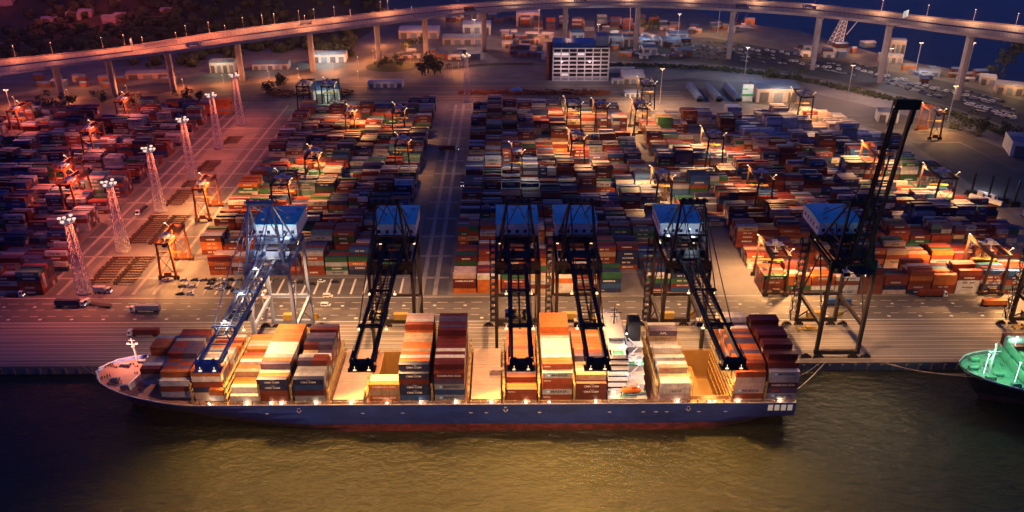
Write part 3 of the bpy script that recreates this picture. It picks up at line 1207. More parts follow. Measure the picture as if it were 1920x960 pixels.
# sheer rail, bow bulwark rail and draught marks belong to the hull
prev = None
gws = [MB(), MB()]
for i in range(60):
    x = -175.5 + i * (295.3 / 59)
    p = [(x, YC + s * (hbw(x, 1)), deckz(x)) for s in (-1, 1)]
    if prev:
        for s in (0, 1):
            gws[s].bar(prev[s], p[s], .25, .35)
    prev = p
for q in gws:
    q.build('gunwale', SHIPW, hull)
mk = MB()
for px in (560, 948, 1291):
    g = at(px, 765, 7.0)
    x, y, z = g.x * 283.6 / g.y, YC - HB - .03, 6.6
    for a, c in (((-.5, 1.2), (.5, 1.2)), ((.5, 1.2), (.5, 0)), ((.5, 0), (1.0, 0)), ((1.0, 0), (0, -1.1)), ((0, -1.1), (-1.0, 0)), ((-1.0, 0), (-.5, 0)), ((-.5, 0), (-.5, 1.2))):
        mk.bar((x + a[0], y, z + a[1]), (x + c[0], y, z + c[1]), .05, .26)
for px in (755, 883, 912, 1012, 1143, 1206, 1230, 1250, 680, 500, 1310, 1360):
    g = at(px, 773, 5.0)
    x = g.x * 283.6 / g.y
    mk.box(x - .7, x + .7, YC - HB - .06, YC - HB - .02, 5.0, 5.35)
mk.build('tug_mark', TXM['w'], hull)
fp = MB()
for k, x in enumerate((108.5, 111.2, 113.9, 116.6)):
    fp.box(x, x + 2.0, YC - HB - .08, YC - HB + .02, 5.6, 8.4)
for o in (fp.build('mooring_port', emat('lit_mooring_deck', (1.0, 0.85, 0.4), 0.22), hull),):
    pass

# names of the writing on the waterside boxes: bottom tier first
BAYS = [
    # x0, heights by row from the water, colours of row 0 (bottom up) with marks, colours of the tops, word
    (-152.5, [0, 0, 0, 0, 3, 3, 3, 3, 2, 4, 4, 4, 4, 0, 0, 0], {}, ['rust', 'white', 'pink', 'tan', 'rust', 'orange', 'orange', 'orange', 'grey'], 'first', 12.6),
    (-142.0, [0, 3, 4, 4, 4, 4, 5, 5, 5, 5, 5, 5, 5, 5, 4, 0], {1: [('grey', None), ('rust', None), ('white', None)]},
     ['white', 'orange', 'rust', 'purple', 'rust', 'rust', 'purple', 'rust', 'rust', 'grey', 'purple', 'rust', 'rust', 'orange'], 'second', 11.6),
    (-128.5, [0, 5, 5, 5, 5, 5, 4, 4, 4, 4, 4, 3, 3, 3, 3, 3], {1: [('tan', None), ('navy', None), ('rust', None), ('white', None), ('orange', 'hl')]},
     ['orange', 'orange', 'tan', 'white', 'grey', 'grey', 'tan', 'white', 'grey', 'orange', 'rust', 'orange', 'maroon', 'orange', 'grey'], 'third', 11.0),
    (-113.2, [1, 2, 2, 2, 3, 3, 2, 3, 3, 3, 2, 3, 3, 3, 3, 3], {0: [('white', None)]}, ['white', 'white', 'orange', 'orange', 'tan', 'orange', 'orange', 'white', 'orange', 'rust', 'tan', 'orange', 'grey', 'tan', 'orange', 'orange'], 'fourth', 11.0),
    (-101.3, [4, 4, 4, 5, 5, 5, 5, 5, 5, 5, 5, 5, 5, 5, 5, 5], {0: [('rust', None), ('rust', None), ('navy', 'cma'), ('navy', 'cma')]},
     ['grey', 'orange', 'white', 'purple', 'orange', 'grey', 'white', 'white', 'white', 'white', 'orange', 'orange', 'orange', 'orange', 'orange', 'orange'], 'fifth', 11.0),
    (-86.6, [4, 4, 4, 4, 5, 5, 4, 4, 4, 5, 5, 5, 5, 4, 5, 5], {0: [('grey', None), ('maroon', None), ('blue', None), ('navy', 'cma')]},
     ['grey', 'grey', 'grey', 'grey', 'purple', 'grey', 'rust', 'white', 'tan', 'maroon', 'navy', 'purple', 'purple', 'maroon', 'maroon', 'purple'], 'sixth', 11.0),
    (-56.0, [3, 3, 3, 0, 0, 0, 0, 0, 0, 0, 0, 0, 0, 0, 0, 0], {0: [('orange', 'sud'), ('tan', None), ('orange', 'sud')]}, ['orange', 'grey', 'white'], 'seventh', 11.0),
    (-43.6, [5, 6, 6, 6, 6, 6, 6, 6, 6, 6, 6, 6, 7, 7, 7, 7], {0: [('blue', None), ('navy', 'cma'), ('navy', 'cma'), ('maroon', None), ('navy', 'cma')], 1: [('navy', 'cma')]},
     ['tan', 'pink', 'orange', 'white', 'orange', 'tan', 'orange', 'orange', 'tan', 'tan', 'tan', 'orange', 'rust', 'white', 'pink', 'pink'], 'eighth', 11.0),
    (-29.2, [5, 6, 6, 6, 6, 6, 6, 6, 6, 6, 7, 7, 7, 7, 7, 7], {0: [('grey', 'star'), ('blue', 'small'), ('grey', 'star'), ('purple', None), ('maroon', 'sud')], 1: [('maroon', None)]},
     ['orange', 'maroon', 'maroon', 'white', 'maroon', 'white', 'maroon', 'maroon', 'maroon', 'maroon', 'maroon', 'purple', 'maroon', 'purple', 'purple', 'maroon'], 'ninth', 11.0),
    (0.3, [2, 2, 3, 3, 4, 4, 4, 4, 4, 4, 4, 4, 4, 4, 4, 4], {0: [('rust', None), ('rust', 'tri')]},
     ['orange', 'orange', 'maroon', 'purple', 'rust', 'orange', 'orange', 'orange', 'orange', 'rust', 'orange', 'orange', 'orange', 'orange', 'rust', 'orange'], 'tenth', 11.0),
    (14.8, [5, 6, 6, 6, 6, 6, 6, 6, 6, 6, 6, 7, 7, 7, 7, 7], {0: [('rust', 'tri'), ('grey', 'star'), ('rust', None), ('rust', 'tri'), ('grey', 'star')], 1: [('rust', 'tri')]},
     ['white', 'orange', 'orange', 'white', 'white', 'white', 'white', 'white', 'white', 'pink', 'orange', 'orange', 'orange', 'orange', 'orange', 'orange'], 'eleventh', 11.0),
    (28.8, [3, 4, 4, 4, 4, 5, 5, 5, 5, 4, 4, 4, 4, 4, 4, 4], {0: [('maroon', None), ('maroon', 'cma'), ('maroon', 'cma')], 1: [('tan', 'red')]},
     ['maroon', 'white', 'white', 'tan', 'tan', 'purple', 'rust', 'orange', 'orange', 'tan', 'orange', 'orange', 'orange', 'tan', 'orange', 'orange'], 'twelfth', 11.0),
    (63.3, [3, 3, 3, 4, 4, 3, 4, 3, 3, 4, 3, 3, 3, 5, 5, 5], {0: [('pink', None), ('white', 'small'), ('white', None)], 3: [('tan', 'red')], 13: [('tan', 'cosco'), ('purple', 'apl')]},
     ['white', 'white', 'tan', 'white', 'white', 'tan', 'white', 'white', 'tan', 'white', 'pink', 'white', 'white', 'purple', 'purple', 'white'], 'thirteenth', 11.0),
    (93.6, [5, 6, 6, 6, 6, 6, 6, 6, 6, 6, 6, 6, 6, 6, 7, 7], {0: [('rust', None), ('pink', 'star'), ('pink', None), ('pink', None), ('rust', None)], 1: [('rust', None)]},
     ['orange', 'orange', 'orange', 'orange', 'purple', 'orange', 'orange', 'purple', 'purple', 'orange', 'purple', 'orange', 'white', 'purple', 'white', 'white'], 'fourteenth', 11.0),
    (107.4, [5, 6, 7, 6, 6, 7, 7, 6, 7, 7, 7, 6, 6, 7, 7, 6], {0: [('grey', 'star'), ('purple', 'red'), ('maroon', 'sud'), ('grey', None), ('grey', 'star')], 1: [('maroon', None)]},
     ['grey', 'maroon', 'maroon', 'maroon', 'maroon', 'maroon', 'rust', 'maroon', 'maroon', 'rust', 'maroon', 'maroon', 'maroon', 'maroon', 'maroon', 'rust'], 'fifteenth', 11.0),
]
MARKWORD = {'star': 'dark-lettered ', 'cma': 'wave-emblem ', 'sud': 'long-lettered ', 'apl': 'white-lettered ', 'cosco': 'dark-lettered ', 'small': 'small-lettered ', 'red': 'red-lettered ',
            'tri': 'finely lettered '}
TIERH = 2.66
ROW0, RP = 284.35, 2.47
for x0, hs, fronts, tops, word, zb in BAYS:
    xc = x0 + 6.1
    ti = 0
    prevh = 0
    mean = sum(hs) / max(1, sum(1 for h in hs if h))
    split_rows = (4, 5, 8, 9) if word in ('sixth',) else ((3, 4, 5, 6, 7, 8, 9) if word == 'second' else ())
    for r, h in enumerate(hs):
        yc = ROW0 + r * RP + BW / 2
        if h == 0:
            prevh = 0
            continue
        fr = fronts.get(r)
        for tier in range(h):
            z = zb + tier * TIERH
            istop = tier == h - 1
            vis = tier >= prevh
            if not (istop or vis):
                stk(x0, x0 + 12.19, yc - BW / 2, z, TIERH, rnd.choice(PAL_MIX if word != 'fourteenth' else PAL_WARM))
                continue
            c, mk_ = None, None
            if fr:
                k = tier if r == 0 or prevh == 0 else tier - prevh
                if len(fr) == h:
                    c, mk_ = fr[tier]
                elif 0 <= k < len(fr):
                    c, mk_ = fr[k]
            if c is None:
                c = tops[ti] if ti < len(tops) else rnd.choice(PAL_MIX)
                if not istop:
                    c = rnd.choice(('rust', 'maroon', 'tan', 'orange', 'grey'))
            pos = 'topmost' if istop else ORD[tier + 1] + ' tier'
            rowtxt = 'waterside row' if r == 0 or (prevh == 0 and r < 5) else '%s row from water' % ORD[r + 1]
            lab = '%s %scontainer, %s, %s, %s bay from ship bow' % (CNAME[c], MARKWORD.get(mk_, ''), pos, rowtxt, word)
            if istop and r in split_rows:
                for s in (0, 1):
                    c2 = c if s == 0 else rnd.choice(('grey', 'rust', 'purple'))
                    container(x0 + 3.03 + s * 6.13, yc, z, c2, '%s short container, %s, %s, %s half of %s bay from bow' % (CNAME[c2], pos, rowtxt, 'fore' if s == 0 else 'aft', word),
                              6.06, 2.59, 'containers stacked on the ship')
            else:
                container(xc, yc, z, c, lab, 12.19, 2.59, 'containers stacked on the ship', mk_)
        ti += 1
        prevh = h
# two short boxes in front of the third bay and one left alone on the open hatch
container(-118.2, 286.0, 11.0, 'white', 'white half-length container at the foot of the third ship bay', 6.06, 2.59, 'containers stacked on the ship')
container(-118.6, 286.0, 13.65, 'orange', 'short orange container on a white one, waterside foot of the third ship bay', 6.06, 2.59, 'containers stacked on the ship')
container(0.2 - 3.4, 302.5, 11.6, 'pink', 'lone pale pink container left standing on the bare hatch covers amidships', 6.06, 2.59, 'containers stacked on the ship')

# coamings, hatch covers, lashing bridges
ALLX = [(-142, 0), (-128.5, 0), (-113.2, 0), (-101.3, 0), (-86.6, 0), (-71.2, 1), (-43.6, 0), (-29.2, 0), (-14.4, 1), (0.3, 0), (14.8, 0), (28.8, 0), (63.3, 0), (93.6, 0), (107.4, 0)]
for x0, bare in ALLX:
    y0, y1 = (286.8, 321.0) if x0 < -125 else (284.4, 322.9)
    if x0 < -140:
        y0, y1 = 288.5, 318.5
    h = MB()
    z0 = 11.0 if not bare else 11.55
    h.box(x0 - .1, x0 + 12.3, y0 + .4, y1 - .4, deckz(x0) - 1.0, z0 - .5)
    n = 3
    for k in range(n):
        a, c = y0 + (y1 - y0) * k / n + .06, y0 + (y1 - y0) * (k + 1) / n - .06
        h.box(x0 - .1, x0 + 12.3, a, c, z0 - .48, z0 - .03)
        for q in range(5):
            yy = a + (c - a) * (q + .5) / 5
            for xx in (x0 + .2, x0 + 6.0, x0 + 11.9):
                h.cbox(xx, yy, z0 + .02, .5, .35, .1)
        if bare:
            for q in range(1, 5):
                yy = a + (c - a) * q / 5
                h.cbox(x0 + 6.1, yy, z0 - .01, 12.2, .1, .05)
    h.build('hatch_cover', HATCH, ship)
# open hold amidships (in front) and aft
for (x0, x1, y0, y1), zf in ((HOLDS[0], -2.5), (HOLDS[1], -2.5)):
    h = MB()
    h.box(x0, x1, y0, y1, zf - .3, zf)
    for a, c, d, e in ((x0, x0 + .3, y0, y1), (x1 - .3, x1, y0, y1), (x0 + .3, x1 - .3, y0, y0 + .3), (x0 + .3, x1 - .3, y1 - .3, y1)):
        h.box(a, c, d, e, zf, 11.4)
    nn = int((y1 - y0) / 2.5)
    for k in range(nn + 1):
        yy = y0 + .5 + k * (y1 - y0 - 1.0) / nn
        for xx in (x0 + .45, x1 - .45):
            h.bar((xx, yy, zf), (xx, yy, 11.6), .28)
    for zz in (2.0, 6.0, 9.5):
        h.box(x1 - .75, x1 - .3, y0 + .3, y1 - .3, zz, zz + .25)
    h.build('open_hold', HOLD, ship)
b = MB()
b.box(77.0, 84.0, 288, 319, 0.0, 4.0)
b.box(77.0, 84.0, 288, 292, 4.0, 7.5)
b.build('hold_stringer', HOLD, ship)
LBX = [-143.1, -129.4, -115.2, -100.9 - 1.1, -88.2, -72.9, -58.0, -44.3 - .1, -30.3, -15.6, -1.0, 13.6, 27.9, 41.5, 61.5, 75.9, 92.9, 106.6]
LBX = [-143.0 + .2, -129.1, -114.7, -101.0, -87.9, -73.0, -57.6, -43.9, -30.3, -15.6, -.9, 13.6, 28.0, 61.8, 76.2, 92.9, 106.6]
for x in LBX:
    y0, y1 = (288, 319) if x < -140 else ((285.5, 321.8) if x < -125 else (284.0, 323.0))
    g = MB()
    n = 9
    top = 18.5 if x not in (-73.0, -57.6, -15.6, -.9) else 15.5
    for k in range(n):
        yy = y0 + (y1 - y0) * k / (n - 1)
        g.bar((x - .28, yy, deckz(x) - 1), (x - .28, yy, top + 1.1), .22)
        g.bar((x + .28, yy, deckz(x) - 1), (x + .28, yy, top + 1.1), .22)
        if k < n - 1:
            y2 = y0 + (y1 - y0) * (k + 1) / (n - 1)
            if k % 2 == 0:
                g.bar((x + .28, yy, 11.5), (x + .28, y2, top), .16)
                g.bar((x - .28, y2, 11.5), (x - .28, yy, top), .16)
    for zz in (12.6, 15.2, 18.0):
        if zz < top:
            g.box(x - .42, x + .42, y0, y1, zz, zz + .14)
            for s in (-.45, .45):
                g.bar((x + s, y0, zz + 1.1), (x + s, y1, zz + 1.1), .07)
    g.build('lashing_bridge', LASH, ship)
# side passage: posts under the outboard boxes, rail and lamps
g = MB()
x = -126.0
while x < 119:
    g.box(x - .25, x + .25, YC - HB + .25, YC - HB + .75, 9.4, 10.95)
    x += 3.6
g.box(-127, 119.5, YC - HB + .1, YC - HB + .28, 10.75, 10.95)
g.box(-127, 119.5, YC + HB - .3, YC + HB - .1, 10.3, 10.5)
g.build('side_passage', LASH, ship)
for px in (392, 463, 508, 528, 592, 658, 726, 788, 854, 921, 986, 1030, 1117, 1340, 1384, 1330, 1270, 1462):
    q = at(px, 752, 10.0)
    x = q.x * 284.2 / q.y
    g = MB()
    g.cbox(x, YC - HB + .05, 10.35, .8, .3, .45)
    g.tube((x, YC - HB + .2, 10.3), (x, YC - HB + .2, 10.7), .08, 6)
    g.build('deck_lamp', LAMP_W, ship)
    lamp('POINT', (x, YC - HB + .5, 10.2), 900, WARM, 0.25)

# accommodation block
ac = MB()
ac.box(42.6, 50.2, 290, 319.5, 9.3, 29.8, 0)
for k in range(7):
    z = 11.5 + 2.75 * k
    ac.box(42.3, 50.5, 289.3 - .35, 320.2, z - .02, z + .14, 0)
    ac.box(42.55, 50.25, 289.93, 319.55, z + 1.15, z + 1.85, 1)
for k in range(6):
    z = 12.3 + 2.9 * k
    ac.box(50.5, 57.4, 286.6 + 2.6 * k, 319.5 - .6 * k, 9.3 if k == 0 else z - 2.9, z, 0)
    ac.box(50.5, 57.8, 286.2 + 2.6 * k, 319.6 - .6 * k, z, z + .15, 2 if k in (0, 3) else 0)
    for a in range(5):
        yy = 287.0 + 2.6 * k
        ac.bar((51 + a * 1.6, yy - .6, z + .15), (51 + a * 1.6, yy - .6, z + 1.2), .08)
    ac.bar((50.6, 286.4 + 2.6 * k, z + 1.2), (57.7, 286.4 + 2.6 * k, z + 1.2), .09)
    ac.bar((51.4 + (k % 2) * 4, 286.2 + 2.6 * k, z + .2), (55.2 - (k % 2) * 4 + .3, 288.8 + 2.6 * k, z + 2.9), .7, .15)
acc = ac.build('accommodation_block', [SHIPW, GLASSD, DECKG], ship)
wh = MB()
wh.box(42.4, 49.4, 292.0, 321.5, 30.0, 30.35, 0)
wh.box(43.0, 48.9, 297, 316, 30.35, 32.9, 0)
wh.box(42.9, 49.0, 296.9, 316.1, 31.2, 32.2, 1)
wh.box(42.6, 49.3, 296.5, 316.5, 32.9, 33.2, 0)
for y0, y1 in ((286.2, 292.0), (321.5, 323.4)):
    wh.box(43.2, 48.6, y0, y1, 30.0, 30.3, 0)
    for a, c, d, e in ((43.2, 43.35, y0, y1), (48.45, 48.6, y0, y1)):
        wh.box(a, c, d, e, 30.3, 31.5, 0)
    wh.box(43.2, 48.6, y0 if y0 < 300 else y1 - .15, y0 + .15 if y0 < 300 else y1, 30.3, 31.5, 0)
wh.box(43.6, 48.0, 287.0, 291.4, 30.32, 30.36, 2)
wh.build('wheelhouse', [SHIPW, GLASSD, DECKG], ship)
fu = MB()
fu.add([(51.4, 303.5, 24), (57.0, 303.5, 24), (57.0, 311, 24), (51.4, 311, 24), (51.9, 304.5, 36.0), (57.0, 304.5, 36.0), (57.0, 310.4, 36.0), (51.9, 310.4, 36.0)],
       [(0, 1, 5, 4), (1, 2, 6, 5), (2, 3, 7, 6), (3, 0, 4, 7), (4, 5, 6, 7)])
for k in range(3):
    fu.tube((53 + k * 1.4, 307.4, 36), (53 + k * 1.4, 307.4, 37.6), .45, 8)
fu.build('funnel', BLACKM, ship)
ms = MB()
ms.tube((46, 308, 33.2), (46, 308, 41.5), .3, 8, 0, .18)
ms.bar((42.9, 308, 38.6), (49.1, 308, 38.6), .22)
ms.bar((44.2, 308, 36.6), (47.8, 308, 36.6), .2)
ms.bar((44.4, 307.6, 40.0), (47.2, 307.6, 40.2), .35, .3)
for s in (-1, 1):
    ms.tube((46 + s * 1.6, 309, 33.2), (46 + s * 0.3, 308, 38), .1, 5)
ms.build('radar_mast', BLACKM, ship)
lb = MB()
prof = [(-4.2, .3), (-3.4, 1.05), (-1.5, 1.3), (2.4, 1.3), (3.7, 1.05), (4.3, .4)]
for (xa, ra), (xb, rb) in zip(prof[:-1], prof[1:]):
    lb.tube((51.3 + xa, 285.4, 14.9), (51.3 + xb, 285.4, 14.9), ra, 10, 0, rb)
lb.cbox(52.6, 285.4, 16.3, 2.2, 1.5, .9)
lbo = lb.build('lifeboat', LIFEO, ship)
dv = MB()
for s in (-3, 3):
    dv.bar((51.3 + s, 286.6, 11.5), (51.3 + s, 286.4, 17.2), .35)
    dv.bar((51.3 + s, 286.4, 17.2), (51.3 + s, 285.2, 17.4), .3)
dv.build('davit', SHIPW, ship)
g = MB()
g.box(42.3, 58.0, 284.6, 290.2, 9.5, 11.2, 0)
g.box(42.0, 58.2, 284.3, 290.6, 11.2, 11.32, 0)
g.box(47.0, 54.2, 285.0, 290.0, 11.32, 11.36, 1)
for k, (xa, xb, ya, yb, zz) in enumerate(((43, 45.6, 285.2, 287.4, 12.3), (46.2, 47.6, 286.4, 288.0, 12.0), (54.6, 57.2, 287.2, 289.6, 12.6), (43.6, 44.8, 288.4, 289.8, 12.9))):
    g.box(xa, xb, ya, yb, 11.35, zz, 0)
g.bar((42.1, 284.4, 12.4), (58.1, 284.4, 12.4), .09)
for k in range(12):
    g.bar((42.2 + k * 1.44, 284.4, 11.35), (42.2 + k * 1.44, 284.4, 12.4), .07)
g.build('stores_deck', [SHIPW, DECKG], ship)
for x, y, z, pw in ((50, 288, 21, 5000), (54.5, 287, 15.4, 4200), (46, 289, 33.4, 4000), (50.5, 300, 33, 4000), (56, 296, 22, 3500), (44.5, 284.2, 14.8, 2500)):
    g = MB()
    g.cbox(x, y, z, .7, .5, .35)
    g.bar((x, y, z), (x, y + .9, z - .1), .12)
    g.build('deck_floodlight', LAMP_W, ship)
    lamp('POINT', (x, y - .5, z - .3), pw, (1.0, 0.86, 0.75), 0.3)

# forecastle: windlasses, bollards, breakwater, foremast with its lamp
fz = lambda x: deckz(x) - .9
g = MB()
for x, y in ((-166, 298), (-166, 309), (-160, 294), (-160, 313)):
    z = fz(x)
    g.tube((x - 1.4, y, z + 1), (x + 1.4, y, z + 1), .8, 10)
    g.cbox(x - 1.7, y, z + .8, .5, 1.8, 1.6)
    g.cbox(x + 1.7, y, z + .8, .5, 1.8, 1.6)
g.build('windlass', mat('windlass_grey', (0.20, 0.20, 0.24), 0.6), ship)
g = MB()
for i in range(22):
    x = -174 + rnd.random() * 22
    y = YC + rnd.uniform(-.82, .82) * hbw(x, 1)
    z = fz(x)
    for s in (-.5, .5):
        g.tube((x + s, y, z), (x + s, y, z + .9), .24, 7)
g.build('bollard', mat('bollard_brown', (0.10, 0.05, 0.04), 0.6), ship)
g = MB()
for a, c in (((-157.6, 292.4), (-155.0, 303.6)), ((-155.0, 303.6), (-157.6, 314.8))):
    g.add([(a[0], a[1], fz(-157) - .6), (c[0], c[1], fz(-157) - .6), (c[0] - .5, c[1], fz(-157) + 3), (a[0] - .5, a[1], fz(-157) + 3),
           (a[0] + .3, a[1], fz(-157) - .6), (c[0] + .3, c[1], fz(-157) - .6), (c[0] - .2, c[1], fz(-157) + 3), (a[0] - .2, a[1], fz(-157) + 3)],
          [(0, 1, 2, 3), (5, 4, 7, 6), (3, 2, 6, 7), (1, 5, 6, 2), (4, 0, 3, 7)])
g.build('breakwater', SHIPW, ship)
g = MB()
fx, fy = -162.5, 313.5
g.tube((fx, fy, fz(fx)), (fx - .6, fy, fz(fx) + 12), .55, 8, 0, .3)
g.bar((fx - 3, fy, fz(fx) + 9), (fx + 2, fy, fz(fx) + 9), .35)
g.bar((fx - 2, fy, fz(fx) + 11), (fx + 1, fy, fz(fx) + 11), .3)
g.cbox(fx - .3, fy, fz(fx) + 8, 1.6, 1.6, .2)
for k in range(10):
    g.bar((fx + .6, fy - .3, fz(fx) + k), (fx + .6, fy + .3, fz(fx) + k), .08)
fm = g.build('foremast', SHIPW, ship)
g = MB()
g.cbox(fx - 2.4, fy - .3, fz(fx) + 9.5, .9, .6, .5)
g.cbox(fx + 1.4, fy - .3, fz(fx) + 9.5, .9, .6, .5)
g.build('mast_lamp', LAMP_R, fm)
lamp('POINT', (fx - 1.5, fy - 2.0, fz(fx) + 9.3), 22000, (1.0, 0.42, 0.30), .4)

# ------------------------------------------------------------------ second ship with its green bow
s2 = thing('container_ship', 'green decked ship bow moored at the far right end of the quay', 'ship', (0, 0, 0))
HB2 = 19.0
hb2, dk2, dz2, hw2 = hull_bm(197.5, 420, 304.5, HB2, -0.4, (), 3.6)
HULLK = mat('hull_black', (0.012, 0.014, 0.02), 0.5)
h2 = hb2.build('hull', [HULLK, HULLR], s2)
GRN = mat('bow_deck_green', (0.15, 0.40, 0.24), 0.6, scale=0.5, var=0.3)
dk2.build('deck', GRN, s2)
b = MB()
prev = None
gws = [MB(), MB()]
for i in range(40):
    x = 198.5 + i * 5.5
    p = [(x, 304.5 + s * hw2(x, 1), dz2(x)) for s in (-1, 1)]
    if prev:
        for s in (0, 1):
            gws[s].bar(prev[s], p[s], .3, .5)
    prev = p
for q in gws:
    q.build('gunwale', SHIPW, h2)
b = MB()
for x, y in ((207, 297), (207, 311), (212, 300), (212, 308), (216, 293), (203, 304)):
    z = dz2(x) - .9
    b.tube((x - 1.5, y, z + 1), (x + 1.5, y, z + 1), .8, 9)
    b.cbox(x - 1.8, y, z + .8, .5, 1.8, 1.6)
    b.cbox(x + 1.8, y, z + .8, .5, 1.8, 1.6)
for i in range(18):
    x = 199 + rnd.random() * 24
    y = 304.5 + rnd.uniform(-.8, .8) * hw2(x, 1)
    for s in (-.5, .5):
        b.tube((x + s, y, dz2(x) - .9), (x + s, y, dz2(x)), .24, 6)
b.build('windlass', GRN, s2)
b = MB()
fx2, fy2 = 209.5, 303
z = dz2(fx2) - .9
b.tube((fx2, fy2, z), (fx2, fy2, z + 15), .6, 8, 0, .3)
b.bar((fx2 - 2.6, fy2, z + 10.5), (fx2 + 2.6, fy2, z + 10.5), .4)
b.cbox(fx2, fy2, z + 9.6, 2.2, 1.6, .3)
for s in (-1, 1):
    b.tube((fx2 + s * 2.0, fy2 + 3.5, z), (fx2, fy2, z + 8), .22, 6)
b.build('foremast', SHIPW, s2)
b = MB()
for k in range(4):
    x = 224 + k * 13.5
    b.box(x, x + 12.4, 288 if k else 290, 321 if k else 318, dz2(x) - 1.0, dz2(x) + 2.4)
    b.box(x - 1.0, x - .4, 288 if k else 291, 321 if k else 317, dz2(x) - 1, dz2(x) + 7)
b.build('hatch_coaming', GRN, s2)
b = MB()
b.add([(219.5, 291, dz2(218) - 1), (221.5, 318, dz2(218) - 1), (221.2, 318, dz2(218) + 4.0), (219.2, 291, dz2(218) + 4.0), (220.1, 291, dz2(218) - 1), (222.1, 318, dz2(218) - 1), (221.8, 318, dz2(218) + 4.0), (219.8, 291, dz2(218) + 4.0)],
      [(3, 2, 1, 0), (4, 5, 6, 7), (2, 3, 7, 6), (1, 2, 6, 5), (0, 4, 7, 3)])
b.build('breakwater', GRN, s2)
for x, y, pw in ((206, 301, 5000), (214, 310, 6000), (217, 296, 5000), (228, 318, 6500), (224, 292.5, 9000)):  # last lamp is added to brighten the near side of the deck
    zz = dz2(x) + 9
    b = MB()
    b.cbox(x, y, zz, .7, .6, .4)
    b.tube((x, y, dz2(x) - .9), (x, y, zz), .12, 6)
    b.build('deck_lamp', LAMP_C, s2)
    lamp('POINT', (x, y, zz - .6), pw, (0.45, 1.0, 0.62), .4)
for k, (x, c, r, h) in enumerate(((231, 'maroon', 11, 1), (231, 'grey', 12, 2), (231, 'maroon', 13, 2), (244.5, 'grey', 9, 2), (244.5, 'maroon', 10, 2), (244.5, 'pink', 11, 3), (244.5, 'maroon', 12, 3))):
    for tier in range(h):
        yy = 289 + r * 2.5
        stk(x - 6.1, x + 6.1, yy, dz2(x) + 2.42 + tier * 2.6, 2.6, c)

# mooring ropes
def rope(p, q, sag, label):
    p, q = Vector(p), Vector(q)
    b = MB()
    n = 10
    pr = p
    for i in range(1, n + 1):
        t = i / n
        c = p.lerp(q, t) - Vector((0, 0, sag * 4 * t * (1 - t)))
        b.tube(pr, c, .09, 5)
        pr = c
    tag(b.build('mooring_rope', mat('rope', (0.45, 0.38, 0.30), 0.9)), label, 'rope', 'mooring ropes')


rope((119.5, 290, 9.4), (149, QY + .3, .6), 1.5, 'mooring rope from the lettered ship stern up to the quay beside the tall raised crane')
rope((119.5, 300, 9.4), (147, QY + .3, .6), 2.2, 'lower slack mooring rope behind the navy ship stern at the quay')
rope((200, 298, 12), (172, QY + .3, .6), 1.5, 'mooring rope from the green bow to the quay edge')
rope((199, 300, 12), (175, QY + .3, .6), 2.4, 'slacker second mooring rope at the green bow')
rope((-172, 300, 13.0), (-196, QY + .3, .6), 1.6, 'mooring rope from the navy ship bow to the quay at left')
# ------------------------------------------------------------------ front row of the yard: things up to the three hundred, nearest first
ZW = {'centre': 'right of the central road', 'east': 'in the eastern yard', 'middle': 'behind the parking lot', 'west': 'left of the floodlight masts'}
MARKY = {'green': 'ever', 'navy': 'cma', 'grey': 'small', 'rust': None, 'maroon': None, 'teal': None, 'blue': 'apl', 'white': 'small', 'purple': 'cma', 'tan': 'sud2'}
zpri = {'centre': 0, 'east': 1, 'middle': 2, 'west': 3}
FRONT.sort(key=lambda q: (zpri[q[5]], q[6], q[7]))
for (x, y, z, H, c, zone, bay, tier, h) in FRONT:
    inview = abs(x) < (y + 130) * .60 + 10
    if N_IND[0] < 300 and inview:
        mkk = rnd.choice({'green': ('ever', 'ever', 'small'), 'navy': ('cma', 'apl', 'tri'), 'grey': ('small', 'cosco', 'star'), 'rust': (None, 'tri', 'sud'), 'maroon': (None, 'tri', 'sud'), 'blue': ('apl', 'tri'), 'white': ('small', 'cosco')}.get(c, (None,)))
        if rnd.random() < .4:
            mkk = None
        pos = 'topmost' if tier == h - 1 else '%s tier' % ORD[tier + 1]
        container(x, y, z, c, '%s container, %s, %s column of front row %s' % (CNAME[c], pos, ORD[bay + 1], ZW[zone]), 12.19, H, 'containers in the front row of the yard', mkk)
    else:
        stk(x - 6.1, x + 6.1, y - BW / 2, z, H, c)
        if rnd.random() < .5:
            strip_text(x - 6.1, x + 6.1, y - BW / 2, z, H, c in ('white', 'grey', 'pink', 'tan'))
so = STK.build('container_stacks', M_BOXSTK)
tag(so, 'mass of stacked shipping containers of all colours filling the yard blocks', 'containers', None, 'stuff')


